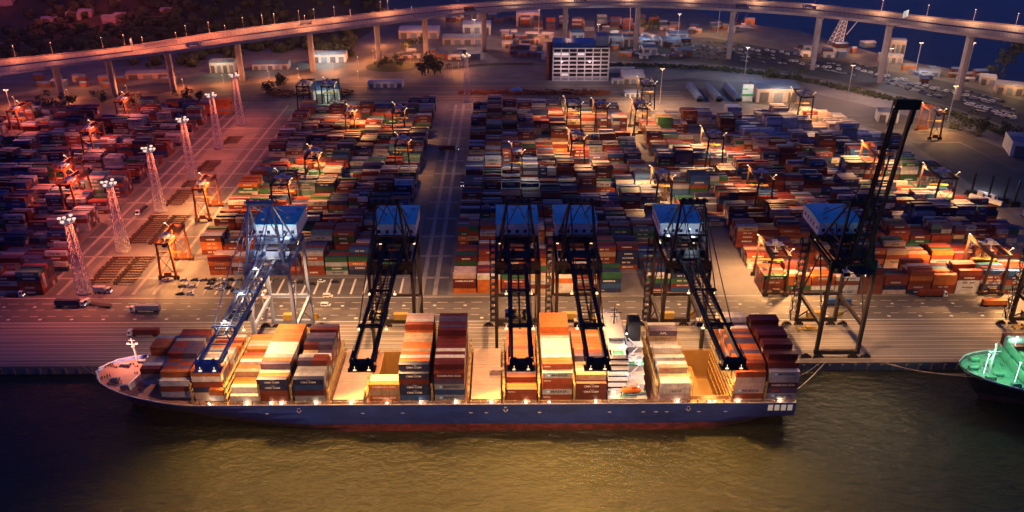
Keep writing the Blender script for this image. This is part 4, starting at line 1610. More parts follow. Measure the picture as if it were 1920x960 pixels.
# ------------------------------------------------------------------ ship-to-shore cranes
def sts(x, label, steel, boom_up=False, lights=True, house_lit=False, lattice=False, tone=AMBER):
    root = thing('quay_crane', label, 'crane', (x, 331.5, 0), 0, 'ship-to-shore cranes along the quay')
    G, HW, ZG = 30.0, 9.6, 50.0
    lw = 1.7
    for sx in (-1, 1):
        for wy in (0, 1):
            b = MB()
            yb = G * wy
            b.bar((sx * HW, yb, 3.4), (sx * HW, yb, 22), 1.35, 2.0, 0, 1.5, 2.0)
            b.bar((sx * HW, yb, 22), (sx * HW, yb, ZG - 1), 1.5, 2.0, 0, 1.3, 1.5)
            b.build('leg', steel, root)
    for wy in (0, 1):
        b = MB()
        yb = G * wy
        b.box(-HW - 1, HW + 1, yb - .75, yb + .75, 2.3, 4.3)
        sb = b.build('sill_beam', steel, root)
        for k in range(4):
            bx = (-HW - 4.4, -HW + 1.6, HW - 1.6, HW + 4.4)[k]
            b = MB()
            b.add([(bx - 2.4, yb - .5, .9), (bx + 2.4, yb - .5, .9), (bx + 2.4, yb + .5, .9), (bx - 2.4, yb + .5, .9), (bx - .6, yb - .5, 2.3), (bx + .6, yb - .5, 2.3), (bx + .6, yb + .5, 2.3), (bx - .6, yb + .5, 2.3)],
                  [(0, 3, 2, 1), (4, 5, 6, 7), (0, 1, 5, 4), (1, 2, 6, 5), (2, 3, 7, 6), (3, 0, 4, 7)])
            for w in range(4):
                cx = bx - 1.9 + w * 1.27
                b.tube((cx, yb - .3, .55), (cx, yb + .3, .55), .52, 10)
            b.build('bogie', DKSTEEL if steel is not BLUEST else BLACKM, sb)
        b = MB()
        b.box(-HW - .6, HW + .6, yb - .7, yb + .7, ZG - 2.6, ZG - .4)
        b.box(-HW + .6, HW - .6, yb - .5, yb + .5, 17.2, 18.8) if wy else None
        b.build('portal_beam', steel, root)
    for sx in (-1, 1):
        b = MB()
        xx = sx * HW
        b.box(xx - .6, xx + .6, .8, G - .8, 16.6, 18.4)
        b.bar((xx, .3, 18.5), (xx, G / 2, ZG - 3), .5, .5)
        b.bar((xx, G - .3, 18.5), (xx, G / 2, ZG - 3), .5, .5)
        b.box(xx - .6, xx + .6, .8, G - .8, ZG - 2.8, ZG - 1.0)
        b.bar((xx, G - .3, 4.5), (xx, G * .55, 16.4), .4, .4)
        b.build('side_brace', steel, root)
    # stair tower on the landside left leg
    b = MB()
    for k in range(13):
        z = 3.5 + k * 3.4
        b.box(-HW - 3.4, -HW - .9, G - 1.5, G + 1.7, z, z + .12)
        b.bar((-HW - 3.2, G - 1.3, z + 1.1), (-HW - 1, G - 1.3, z + 1.1), .07)
        b.bar((-HW - 3.3, G - 1.2 + (k % 2) * 2.6, z), (-HW - 3.0, G + 1.4 - (k % 2) * 2.6, z + 3.4), .7, .12)
    for q, w in ((-3.4, -1.5), (-3.4, 1.7), (-.95, 1.7)):
        b.bar((-HW + q, G + w, 3.5), (-HW + q, G + w, 47.5), .14)
    b.build('stair_tower', DKSTEEL if steel is not BLUEST else GALV, root)
    # girder on the land side
    gw = 3.9
    BK = G + 17
    gm = MB()
    for sx in (-1, 1):
        gm.box(sx * gw - .6, sx * gw + .6, -3, BK, ZG - .4, ZG + 1.9)
    for k in range(12):
        y = -2.5 + k * (BK + 2) / 11
        gm.box(-gw + .6, gw - .6, y - .25, y + .25, ZG + .2, ZG + 1.2)
    for sx in (-1, 1):
        gm.box(sx * (gw + 1.1) - .45, sx * (gw + 1.1) + .45, -2, BK, ZG + .9, ZG + 1.0)
        gm.bar((sx * (gw + 1.5), -2, ZG + 2.1), (sx * (gw + 1.5), BK, ZG + 2.1), .09)
        for k in range(12):
            y = -2 + k * (BK + 2) / 11
            gm.bar((sx * (gw + 1.5), y, ZG + .95), (sx * (gw + 1.5), y, ZG + 2.1), .08)
    for sx in (-1, 1):
        gm.box(sx * 7 - 3.1, sx * 7 + 3.1, -.55, .55, ZG - .35, ZG + 1.2)
        gm.box(sx * 7 - 3.1, sx * 7 + 3.1, G - .55, G + .55, ZG - .35, ZG + 1.2)
    gm.build('girder', steel, root)
    pm = MB()
    for z, ya, yb, w in ((ZG + 2.0, 1, 9, 9.2), (ZG + 2.6, G - 14, G - 9, 9.4), (ZG - 4.2, -2, 4, 9.8)):
        pm.box(-w, w, ya, yb, z, z + .15)
        for k in range(9):
            xx = -w + k * w / 4
            for yy in (ya, yb):
                pm.bar((xx, yy, z), (xx, yy, z + 1.2), .1)
        for yy in (ya, yb):
            pm.bar((-w, yy, z + 1.2), (w, yy, z + 1.2), .1)
    for k, (xx, yy, ww, dd, hh) in enumerate(((-6.5, 4, 2.6, 3, 2.6), (6.4, 5, 2.2, 3, 2.2), (-2.0, 6, 1.6, 2, 1.8), (5.8, G - 12, 3, 2.6, 2.4), (-6.4, G - 11.6, 2.4, 2.6, 2.8), (1.5, G - 11.5, 3.4, 2.4, 1.6))):
        pm.cbox(xx, yy, ZG + 2.2 + hh / 2, ww, dd, hh)
    for sx in (-1, 1):
        pm.bar((sx * 5.9, -2, ZG - 3.4), (sx * 5.9, G + 14, ZG - 3.4), .9, .5)
        for k in range(12):
            pm.bar((sx * 5.9, k * 3.6, ZG - 3.4), (sx * 5.9, k * 3.6, ZG - .4), .18)
    pm.build('service_platform', steel, root)
    # A-frame
    AZ, AY = 77.5, 3.5
    am = MB()
    for sx in (-1, 1):
        am.bar((sx * 8.2, 0, ZG), (sx * 5.0, AY, AZ), 1.15, 1.15, 0, .85, .85)
        am.bar((sx * 8.4, G * .72, ZG + 1), (sx * 5.0, AY + .5, AZ), .7, .7)
        am.bar((sx * 4.6, BK - 2, ZG + 2), (sx * 4.8, AY + .8, AZ - .5), .42, .42)
        am.bar((sx * 7.2, AY * .3, ZG + 9), (sx * 7.0, G * .51, ZG + 9), .5)
        am.bar((sx * 8.0, .3, ZG + 2), (sx * 6.6, G * .36, ZG + 14.5), .4)
    am.bar((-5.4, AY, AZ), (5.4, AY, AZ), 1.2, 1.4)
    am.bar((-6.7, AY * .45, ZG + 13), (6.7, AY * .45, ZG + 13), .7)
    am.bar((-6.7, AY * .45, ZG + 13), (0, AY, AZ - .6), .35)
    am.bar((6.7, AY * .45, ZG + 13), (0, AY, AZ - .6), .35)
    am.box(-6.2, 6.2, AY - 1.6, AY + 2.0, AZ + .7, AZ + .85)
    for k in range(7):
        am.bar((-6.1 + k * 2.03, AY - 1.55, AZ + .85), (-6.1 + k * 2.03, AY - 1.55, AZ + 1.9), .09)
        am.bar((-6.1 + k * 2.03, AY + 1.9, AZ + .85), (-6.1 + k * 2.03, AY + 1.9, AZ + 1.9), .09)
    am.bar((-6.1, AY - 1.55, AZ + 1.9), (6.1, AY - 1.55, AZ + 1.9), .09)
    for k in range(4):
        am.tube((-4.5 + k * 3, AY - .9, AZ + 1.7), (-4.5 + k * 3, AY - .5, AZ + 1.7), .9, 10)
    am.tube((2, AY, AZ), (2, AY, AZ + 4.5), .08, 5)
    am.tube((-3.5, AY, AZ), (-3.5, AY, AZ + 3.2), .07, 5)
    am.build('gantry_frame', steel, root)
    # machinery house: white walls, blue roof
    hs = MB()
    y0, y1, z0, z1 = G - 8.0, G + 14.0, ZG + 3.2, ZG + 9.4
    hs.box(-9.6, 9.6, y0, y1, z0, z1, 0)
    hs.box(-9.9, 9.9, y0 - 1.3, y1 + 1.0, z0 - .35, z0, 1)
    for k in range(5):
        hs.box(-9.66, -9.6, y0 + 2 + k * 4, y0 + 3.2 + k * 4, z0 + 2.2, z0 + 4.0, 2)
        hs.box(-8 + k * 3.7, -6.6 + k * 3.7, y0 - .06, y0, z0 + 1.8, z0 + 3.4, 2)
    hs.build('machinery_house', [HOUSEW, steel, GLASSD], root)
    rf = MB()
    rf.add([(-10, y0 - .4, z1), (10, y0 - .4, z1), (10, y1 + .4, z1), (-10, y1 + .4, z1), (-10, y0 - .4, z1 + .35), (10, y0 - .4, z1 + .35), (10, y1 + .4, z1 + .35), (-10, y1 + .4, z1 + .35),
            (-10, (y0 + y1) / 2, z1 + 1.1), (10, (y0 + y1) / 2, z1 + 1.1)],
           [(0, 1, 5, 4), (2, 3, 7, 6), (4, 5, 9, 8), (8, 9, 6, 7), (0, 4, 8, 7, 3), (1, 2, 6, 9, 5), (0, 3, 2, 1)])
    for k in range(9):
        rf.bar((-9 + k * 2.25, y0, z1 + .42), (-9 + k * 2.25, (y0 + y1) / 2, z1 + 1.14), .12)
        rf.bar((-9 + k * 2.25, y1, z1 + .42), (-9 + k * 2.25, (y0 + y1) / 2, z1 + 1.14), .12)
    hr = rf.build('house_roof', ROOFB, root)
    b = MB()
    for k, (xx, yy) in enumerate(((-6.5, y0 + 4), (-2, y0 + 15), (4.5, y0 + 6), (7, y0 + 16))):
        b.cbox(xx, yy, z1 + 1.1, 1.5, 1.3, 1.0)
        b.tube((xx + 1.4, yy, z1 + .4), (xx + 1.4, yy, z1 + 1.7), .28, 8)
    b.build('roof_ventilator', GALV, hr)
    b = MB()
    for sx in (-1, 1):
        for k in range(10):
            b.bar((sx * 9.9, y0 + k * 2.4, z1 + .3), (sx * 9.9, y0 + k * 2.4, z1 + 1.4), .07)
        b.bar((sx * 9.9, y0, z1 + 1.4), (sx * 9.9, y1, z1 + 1.4), .08)
    b.build('roof_railing', steel, hr)
    # boom
    bo = link('boom', None, root, (0, -3, ZG + .6))
    BL = 76.0
    bm_ = MB()
    if lattice:
        for sx in (-1, 1):
            bm_.bar((sx * 3.4, 0, 0), (sx * 3.4, -BL, 0), .9, 1.3)
            bm_.bar((sx * 1.5, 0, 4.2), (sx * 1.5, -BL + 14, 3.0), .55)
            for k in range(15):
                y = -k * (BL - 14) / 15
                y2 = -(k + 1) * (BL - 14) / 15
                bm_.bar((sx * 3.4, y, 0), (sx * 1.5, (y + y2) / 2, 3.9), .28)
                bm_.bar((sx * 1.5, (y + y2) / 2, 3.9), (sx * 3.4, y2, 0), .28)
        for k in range(16):
            y = -k * (BL - 8) / 15
            bm_.bar((-3.4, y, 0), (3.4, y, 0), .35)
            if k % 5 == 4:
                bm_.bar((-1.5, y, 3.9), (1.5, y, 3.9), .4)
    else:
        for sx in (-1, 1):
            bm_.box(sx * 3.2 - .5, sx * 3.2 + .5, -BL, 0, -1.0, 1.0)
        for k in range(28):
            y = -1.5 - k * (BL - 3) / 27
            bm_.bar((-2.8, y, .5), (2.8, y, .5), .13 if k % 3 else .32, .25) if y > -55 else None
        bm_.box(-.35, .35, -BL + 22, -2, .3, .55)
        for sx in (-1, 1):
            bm_.bar((sx * 3.2, -2, 3.2), (sx * 3.2, -26, 3.2), .3)
            for k in range(9):
                y = -2 - k * 3
                bm_.bar((sx * 3.2, y, 1), (sx * 3.2, y - 1.5, 3.2), .2)
                bm_.bar((sx * 3.2, y - 1.5, 3.2), (sx * 3.2, y - 3, 1), .2)
    for sx in (-1, 1):
        bm_.box(sx * 4.05 - .3, sx * 4.05 + .3, -BL + 3, -.5, .1, .2)
        bm_.bar((sx * 4.3, -BL + 3, 1.3), (sx * 4.3, -.5, 1.3), .08)
        for k in range(24):
            y = -.5 - k * (BL - 4) / 23
            bm_.bar((sx * 4.3, y, .2), (sx * 4.3, y, 1.3), .07)
    bo2 = bm_.build('boom_girder', steel, bo)
    for yy, hh in ((-28, 3.2), (-56, 3.4)):
        b = MB()
        for sx in (-1, 1):
            b.bar((sx * 3.6, yy, -1), (sx * 3.6, yy, hh), .5)
            b.cbox(sx * 3.9, yy, hh, 1.3, 1.5, .5)
        b.bar((-4.4, yy, hh), (4.4, yy, hh), .5, .6)
        b.bar((-4.9, yy - .9, hh - .2), (4.9, yy - .9, hh - .2), .3)
        b.build('cross_frame', steel, bo)
    b = MB()
    b.box(-4.1, 4.1, -BL - 2.6, -BL, -1.5, 1.6)
    b.box(-4.9, 4.9, -BL - 3.6, -BL + .5, -1.7, -1.55)
    for k in range(8):
        b.bar((-4.7 + k * 1.34, -BL - 3.4, -1.5), (-4.7 + k * 1.34, -BL - 3.4, -.2), .1)
    b.bar((-4.8, -BL - 3.4, -.2), (4.8, -BL - 3.4, -.2), .1)
    for sx in (-1, 1):
        b.tube((sx * 2.2, -BL - 1.4, 1.6), (sx * 2.2, -BL - 1.4, 2.6), .7, 8)
        b.cbox(sx * 4.4, -BL + 4, 0, .4, 7, .5)
        b.bar((sx * 4.4, -BL - 2, 1.5), (sx * 4.4, -BL + 9, 1.2), .3)
    b.build('boom_tip', steel, bo)
    if boom_up:
        bo.rotation_euler = (R(-80), 0, 0)
        for sx in (-1, 1):
            b = MB()
            b.bar((sx * 4.5, AY, AZ), (sx * 4.5, -1.0, ZG + 38), .35)
            b.build('forestay', steel, root)
    else:
        for yy in (-28, -56):
            for sx in (-1, 1):
                b = MB()
                b.bar((sx * 4.6, AY, AZ), (sx * 4.3, yy - 3, ZG + 3.4), .34)
                b.build('forestay', steel, root)
    # trolley, cabin, spreader
    ty = -8 if boom_up else rnd.choice((-42, -30, -50, -18))
    b = MB()
    b.box(-4.2, 4.2, ty - 3.5, ty + 3.5, ZG - .2 if boom_up else ZG - 1.6, ZG + .3 if boom_up else ZG - 1.0)
    for sx in (-1, 1):
        b.cbox(sx * 2, ty, ZG - 1.2, 1.6, 5.6, 1.0)
    tr = b.build('trolley', DKSTEEL, root)
    b = MB()
    b.box(-5.6, -3.0, ty + 3.9, ty + 6.6, ZG - 5.2, ZG - 2.4, 0)
    b.box(-5.65, -2.95, ty + 3.84, ty + 3.9, ZG - 4.9, ZG - 3.0, 1)
    b.box(-5.66, -5.6, ty + 4.2, ty + 6.3, ZG - 4.9, ZG - 3.0, 1)
    b.bar((-4.3, ty + 5.2, ZG - 2.4), (-4.3, ty + 5.2, ZG - .6), .3)
    b.build('operator_cabin', [SHIPW, GLASSD], tr)
    # power cable reel and electrical house on the sill
    b = MB()
    b.tube((HW + 1.9, G - .4, 6), (HW + 1.9, G + .4, 6), 1.8, 14)
    b.cbox(-1, G + .2, 6.0, 7, 2.6, 3.2)
    b.build('cable_reel', YELST, root)
    # floodlights under the girder and boom
    spots = [(-6.5, 2.0, ZG - 3.2), (6.5, 2.0, ZG - 3.2), (-8.0, G - 2, ZG - 3.2), (8.0, G - 2, ZG - 3.2)]
    if not boom_up:
        spots += [(-5.2, -26, ZG - .8), (5.2, -26, ZG - .8), (-5.2, -54, ZG - .8), (5.2, -54, ZG - .8), (-2.5, -BL - 5.6, ZG - .9), (2.5, -BL - 5.6, ZG - .9)]  # last two are heads added for the boom-tip water spot
    for sx_, sy_, sz_ in spots:
        b = MB()
        b.cbox(sx_, sy_, sz_, 1.1, .7, .5)
        b.bar((sx_, sy_, sz_ + .2), (sx_, sy_, sz_ + 1.6), .15)
        b.build('floodlight', LAMP_A, root)
    if lights:
        for yy, pw, zz in lights:
            if zz == 47.9:      # unseen spots added to gild the water
                lamp('SPOT', (x, 331.5 + yy, zz), pw, (1.0, 0.46, 0.105) if yy < -10 else (1.0, 0.68, 0.40), 1.6, 104, (0, -1.4, -1))
            elif yy < -80:  # boom-tip spot added to brighten the water
                lamp('SPOT', (x, 331.5 + yy, zz), pw, (1.0, 0.48, 0.12), 1.0, 104, (0, -.7, -1))
            else:
                lamp('SPOT', (x, 331.5 + yy, zz if zz else ZG - 4.0), pw, tone, 1.2, 150, (0, -.05 if yy < 0 else .05, -1))
    if lattice:
        for yy in (-14, -36, -58):
            b = MB()
            b.cbox(0, yy, ZG + 5.4, .8, .5, .35)
            b.bar((-1.5, yy, ZG + 4.9), (1.5, yy, ZG + 4.9), .15)
            b.build('boom_floodlight', LAMP_W, root)
            lamp('POINT', (x, 331.5 + yy, ZG + 6.2), 2600, (1.0, 0.8, 0.6), .3)
        lamp('POINT', (x, 331.5 + 9, ZG + 7.5), 4200, (1.0, 0.88, 0.75), .4)
    if house_lit:
        for sx in (-6, 5):
            b = MB()
            b.cbox(sx, y0 - 3.2, ZG + 4.4, .8, .4, .6)
            b.bar((sx, y0 - 3.2, ZG + 2), (sx, y0 - 3.2, ZG + 4.4), .15)
            b.build('house_floodlight', LAMP_C, root)
            lamp('POINT', (x + sx, 331.5 + y0 - 3.4, ZG + 5.2), 3200, COOL, .3)
    return root


HOUSEW = mat('house_white', (0.62, 0.66, 0.72), 0.5, scale=0.4, var=0.15)
ROOFB = mat('roof_blue', (0.22, 0.74, 0.72), 0.5, scale=0.2, var=0.12)
YELST = mat('yellow_steel', (0.34, 0.215, 0.045), 0.6)
CL = [(-6, 95000, 0), (16, 105000, 0), (-62, 110000, 48), (-34, 90000, 48), (-82, 130000, 48.6), (-36, 2100000, 47.9), (42, 150000, 46)]
CRX = {}
for px in (393, 680, 977, 1120, 1375):
    CRX[px] = at(px, 683, 50).x
sts(CRX[393], 'blue grey lattice boom quay crane lowered over the ship bow', BLUEST, False, [(-6, 130000, 0), (16, 190000, 0), (-58, 130000, 48), (-34, 120000, 48), (-82, 60000, 48.6), (-36, 1900000, 47.9), (42, 230000, 46)], True, True)
sts(CRX[680], 'dark quay crane, second from the ship bow, boom over the pale hatch covers', DKSTEEL, False, CL, False)
sts(CRX[977], 'dark quay crane with its boom straight over the orange containers amidships', DKSTEEL, False, CL, False)
sts(CRX[1120], 'dark quay crane with its boom just left of the white wheelhouse', DKSTEEL, False, CL, False)
sts(CRX[1375], 'dark quay crane with floodlit house and boom over the open amber hold', DKSTEEL, False, CL, True)
sts(154.7, 'tall dark quay crane with its boom raised upright, right of the ship', DKSTEEL, True, [(-6, 100000, 0), (-1.5, 950000, 47.9), (16, 120000, 0), (42, 110000, 46)], False)
sts(262.5, 'dark quay crane cut off by the right edge above the green bow', DKSTEEL, True, [(16, 120000, 0), (-6, 80000, 0), (42, 130000, 46)], True)
# ------------------------------------------------------------------ yard gantry cranes on rubber tyres
def rtg(label, steel, loc, hw=4.2, span=11.8, hgt=22.0):
    root = thing('yard_gantry_crane', label, 'gantry crane', loc, 0, 'yard gantry cranes over the container blocks')
    for sx in (-1, 1):
        for sy in (-1, 1):
            b = MB()
            b.bar((sx * hw, sy * span, 2.2), (sx * (hw - .9), sy * span, hgt - .8), 1.15, 1.2, 0, .85, 1.0)
            b.build('leg', steel, root)
    for sy in (-1, 1):
        b = MB()
        b.box(-hw - 1.5, hw + 1.5, sy * span - .5, sy * span + .5, 1.5, 2.6)
        b.box(-1.9, 1.9, sy * span - .6 + sy * .4, sy * span + .6 + sy * .4, 2.65, 4.6)
        sb = b.build('sill_beam', steel, root)
        b = MB()
        b.bar((-hw, sy * span, 2.6), (hw - .9, sy * span, hgt - 8), .28)
        b.bar((hw, sy * span, 2.6), (-hw + .9, sy * span, hgt - 8), .28)
        b.bar((-hw + .4, sy * span, hgt - 8), (hw - .4, sy * span, hgt - 8), .3)
        b.build('leg_brace', steel, root)
        for wx in (-hw - .8, -hw + .9, hw - .9, hw + .8):
            b = MB()
            b.tube((wx, sy * span - .35, .8), (wx, sy * span + .35, .8), .8, 12)
            b.build('wheel', RUBBER, sb)
    for sx in (-1, 1):
        b = MB()
        b.box(sx * (hw - 1) - .7, sx * (hw - 1) + .7, -span - 1, span + 1, hgt - 1.0, hgt + 1.0)
        for k in range(8):
            y = -span + k * 2 * span / 7
            b.bar((sx * (hw - .2), y, hgt + .3), (sx * (hw - .2), y, hgt + 1.9), .1)
        b.bar((sx * (hw - .2), -span, hgt + 1.9), (sx * (hw - .2), span, hgt + 1.9), .1)
        b.build('girder', steel, root)
    for sy in (-1, 1):
        b = MB()
        b.box(-hw + 1.5, hw - 1.5, sy * (span + .5) - .4, sy * (span + .5) + .4, hgt - .6, hgt + .5)
        b.build('end_beam', steel, root)
    ty = rnd.uniform(-6, 6)
    b = MB()
    b.box(-hw + .7, hw - .7, ty - 2.2, ty + 2.2, hgt + .95, hgt + 1.4)
    b.box(-1.6, 1.6, ty - 1.6, ty + 1.6, hgt + 1.4, hgt + 3.2)
    b.tube((-2, ty + .3, hgt + 1.9), (2, ty + .3, hgt + 1.9), .6, 8)
    t = b.build('trolley', GALV, root)
    b = MB()
    b.box(-1.2, 1.2, ty - 4.6, ty - 2.6, hgt - 3.6, hgt - 1.2, 0)
    b.box(-1.25, 1.25, ty - 4.65, ty - 4.6, hgt - 3.2, hgt - 1.7, 1)
    b.bar((0, ty - 3.6, hgt - 1.2), (0, ty - 2.2, hgt + 1.2), .3)
    b.build('operator_cabin', [SHIPW, GLASSD], t)
    b = MB()
    zs = hgt - 8.5
    b.box(-6.0, 6.0, ty - 1.1, ty + 1.1, zs, zs + .5)
    for sx in (-1, 1):
        for sy in (-1, 1):
            b.bar((sx * 2, ty + sy * .9, zs + .5), (sx * 1.6, ty + sy * .9, hgt + 1), .06)
    b.build('spreader', YELST, t)
    for sy in (-1, 1):
        b = MB()
        b.cbox(-sy * (hw + 1.4), sy * 9.0, hgt + 3.0, .8, .8, .4)
        b.bar((-sy * (hw + 1.4), sy * 9, hgt + 3.2), (-sy * (hw - .6), sy * 9, hgt + .9), .16)
        b.build('floodlight', LAMP_A, root)
    return root


RTGS = [  # near left foot in the photograph, steel, label, light
    ((905, 0), 0, 0, 0)]
R_O = rtg('x', ORST, (0, 0, 0))
R_B = rtg('x', BROWNST, (0, 0, 0), 5.4, 11.9, 23.5)
R_D = rtg('x', DKSTEEL, (0, 0, 0), 6.2, 11.9, 25.0)
RL = [  # x, y in the world from the foot pixels; steel; label; lamp power
    (305, 522, 'o', 'orange gantry crane at the corner above the parked cars left of the blue crane', 150000, SODIUM),
    (372, 412, 'o', 'orange gantry crane beside the mast row, behind the blue grey quay crane', 120000, SODIUM),
    (115, 415, 'o', 'orange gantry crane in the far left yard, nearer of the close pair', 50000, ROSE),
    (112, 378, 'o', 'orange gantry crane in the far left yard, behind its close twin', 50000, ROSE),
    (160, 300, 'o', 'orange gantry crane in the left yard halfway to the viaduct', 50000, ROSE),
    (222, 240, 'o', 'small far orange gantry crane at the back of the left yard', 40000, ROSE),
    (18, 262, 'o', 'orange gantry crane cut by the left edge of the photo', 40000, ROSE),
    (520, 405, 'd', 'dark gantry crane directly behind the blue grey quay crane', 120000, SODIUM),
    (578, 352, 'b', 'brown gantry crane in the amber pool of the middle block', 120000, SODIUM),
    (648, 268, 'o', 'orange gantry crane in the brightest amber pool of the middle block', 90000, SODIUM),
    (738, 262, 'b', 'rust brown gantry crane at the back of the middle block', 40000, SODIUM),
    (742, 330, 'b', 'brown gantry crane standing low in the middle block before the central road', 25000, SODIUM),
    (560, 214, 'd', 'black gantry crane parked behind the yard, left one of the dark pair', 0, SODIUM),
    (606, 214, 'd', 'black gantry crane parked behind the yard, right one of the dark pair', 26000, (0.85, 1.0, 0.7)),
    (958, 345, 'o', 'lit orange gantry crane alone in the dark blocks right of the central road', 16000, WARM),
    (1062, 262, 'd', 'dark gantry crane at the amber edge behind the midship cranes', 95000, AMBER),
    (1068, 322, 'b', 'brown gantry crane straddling the bright tan stacks', 110000, AMBER),
    (1188, 256, 'b', 'brown gantry crane in the middle of the bright back blocks', 100000, AMBER),
    (1200, 212, 'd', 'dark gantry crane behind the yard near the canopy shed', 60000, AMBER),
    (1112, 250, 'b', 'dark brown gantry crane beside the white lit stacks right of the midship cranes', 80000, AMBER),
    (1322, 322, 'd', 'dark gantry crane over the bright white stacks, centre right', 140000, AMBER),
    (1492, 236, 'd', 'dark gantry crane in front of the white warehouse', 130000, AMBER),
    (1228, 408, 'b', 'brown gantry crane behind the floodlit quay crane house', 110000, AMBER),
    (1405, 392, 'b', 'slim brown gantry crane in the dark eastern blocks', 30000, AMBER),
    (1430, 548, 'b', 'brown gantry crane in the open lane left of the raised boom crane', 120000, AMBER),
    (1620, 336, 'o', 'orange gantry crane seen just left of the raised boom', 60000, AMBER),
    (1752, 408, 'd', 'dark gantry crane at the eastern edge before the fenced lot', 120000, AMBER),
    (1840, 556, 'b', 'brown gantry crane in the amber corner left of the last quay crane', 140000, AMBER),
    (1742, 262, 'o', 'bright orange gantry crane standing outside the yard behind the raised boom', 30000, AMBER)]
used = {}
AMBER_YARD, SODIUM_YARD = (1.0, 0.49, 0.17), (1.0, 0.42, 0.12)
for px, py, st, lab, pw, colr in RL:
    g = at(px, py)
    x, y = g.x + {'o': 4.2, 'b': 5.4, 'd': 6.2}[st], g.y + 11.8
    # snap to the lane of the nearest block
    proto = {'o': R_O, 'b': R_B, 'd': R_D}[st]
    if py < 222 and px < 640 or (1700 < px < 1760 and py < 270) or py < 215:
        yy = y
    elif x < -240 or x > -50:
        k = max(0, min(12, round((y - (396 + 7.0)) / 27.3)))
        yy = 396 + k * 27.3 + 7.0
    else:
        k = max(0, min(12, round((y - (418 + 7.0)) / 26.6)))
        yy = 418 + k * 26.6 + 7.0
    if st not in used:
        used[st] = 1
        o = proto
        o.location = (x, yy, 0)
        o['label'] = lab
    else:
        o = copy_tree(proto, (x, yy, 0), 0, lab)
    if pw:
        colr = AMBER_YARD if colr == AMBER else (SODIUM_YARD if colr == SODIUM else colr)
        lamp('SPOT', (x + 7.8, yy - 9.0, 26.5), pw * (2.5 if x > -50 else 1.9), colr, .6, 158)
        lamp('SPOT', (x - 7.8, yy + 9.0, 26.5), pw * (2.5 if x > -50 else 1.9), colr, .6, 158)


# ------------------------------------------------------------------ floodlight masts
def mast(label, h=41.5, lampm=LAMP_R):
    root = thing('floodlight_mast', label, 'floodlight mast', (0, 0, 0), 0, 'lattice floodlight masts')
    b = MB()
    n = 11
    w = lambda t: 3.0 * (1 - t) + 1.25 * t
    cn = ((-1, -1), (1, -1), (1, 1), (-1, 1))
    for k in range(n):
        t0, t1 = k / n, (k + 1) / n
        z0, z1 = h * t0, h * t1
        for i in range(4):
            a, c = cn[i], cn[(i + 1) % 4]
            p = lambda q, t, z: (q[0] * w(t), q[1] * w(t), z)
            b.bar(p(a, t0, z0), p(a, t1, z1), .34)
            b.bar(p(a, t0, z0), p(c, t1, z1), .2)
            b.bar(p(c, t0, z0), p(a, t1, z1), .2)
            b.bar(p(a, t1, z1), p(c, t1, z1), .2)
    b.build('tower', GALV, root)
    b = MB()
    b.prism([(3.9 * math.cos(i * math.pi / 5), 3.9 * math.sin(i * math.pi / 5)) for i in range(10)], h, h + .2)
    for i in range(10):
        a, c = i * math.pi / 5, (i + 1) * math.pi / 5
        b.bar((2.9 * math.cos(a), 2.9 * math.sin(a), h + 1.3), (2.9 * math.cos(c), 2.9 * math.sin(c), h + 1.3), .1)
        b.bar((2.9 * math.cos(a), 2.9 * math.sin(a), h + .2), (2.9 * math.cos(a), 2.9 * math.sin(a), h + 1.3), .1)
    b.tube((0, 0, h), (0, 0, h + 4.5), .2, 6)
    b.build('head_platform', GALV, root)
    for i in range(6):
        a = i * math.pi / 3 + .3
        b = MB()
        x, y = 3.4 * math.cos(a), 3.4 * math.sin(a)
        b.cbox(x, y, h + 1.2 + (i % 2) * 1.0, 1.3, 1.3, .8)
        b.bar((x * .9, y * .9, h + .2), (x * .9, y * .9, h + 1.8), .12)
        b.build('floodlight', lampm, root)
    b = MB()
    b.prism([(4.2 * math.cos(i * math.pi / 4 + .39), 4.2 * math.sin(i * math.pi / 4 + .39)) for i in range(8)], 0, .7)
    b.build('footing', CONC, root)
    return root


MY = [398.8, 450.1, 509.5, 572.3, 636.1, 697.7]
MW = ['nearest the quay', 'second from the quay', 'third from the quay', 'fourth from the quay', 'fifth from the quay', 'farthest from the quay']
m0 = mast('x')
for k, y in enumerate(MY):
    lab = 'white lattice floodlight mast, %s in the left row of six' % MW[k]
    if k == 0:
        m0.location = (-226.2, y, 0)
        m0['label'] = lab
    else:
        copy_tree(m0, (-226.2, y, 0), 0.0, lab)
    for s in (-1, 1):
        lamp('SPOT', (-226.2 + s * 4.6, y, 41.2), 92000, (1.0, 0.18, 0.075), 1.2, 158)
m1 = mast('white lattice floodlight mast standing alone at the head of the central road', 41.5, LAMP_A)
m1.location = (-35.3, 768.9, 0)
lamp('SPOT', (-31, 768.9, 41.2), 70000, (1.0, 0.33, 0.20), 1.2, 156)
lamp('SPOT', (-40, 768.9, 41.2), 70000, (1.0, 0.33, 0.20), 1.2, 156)

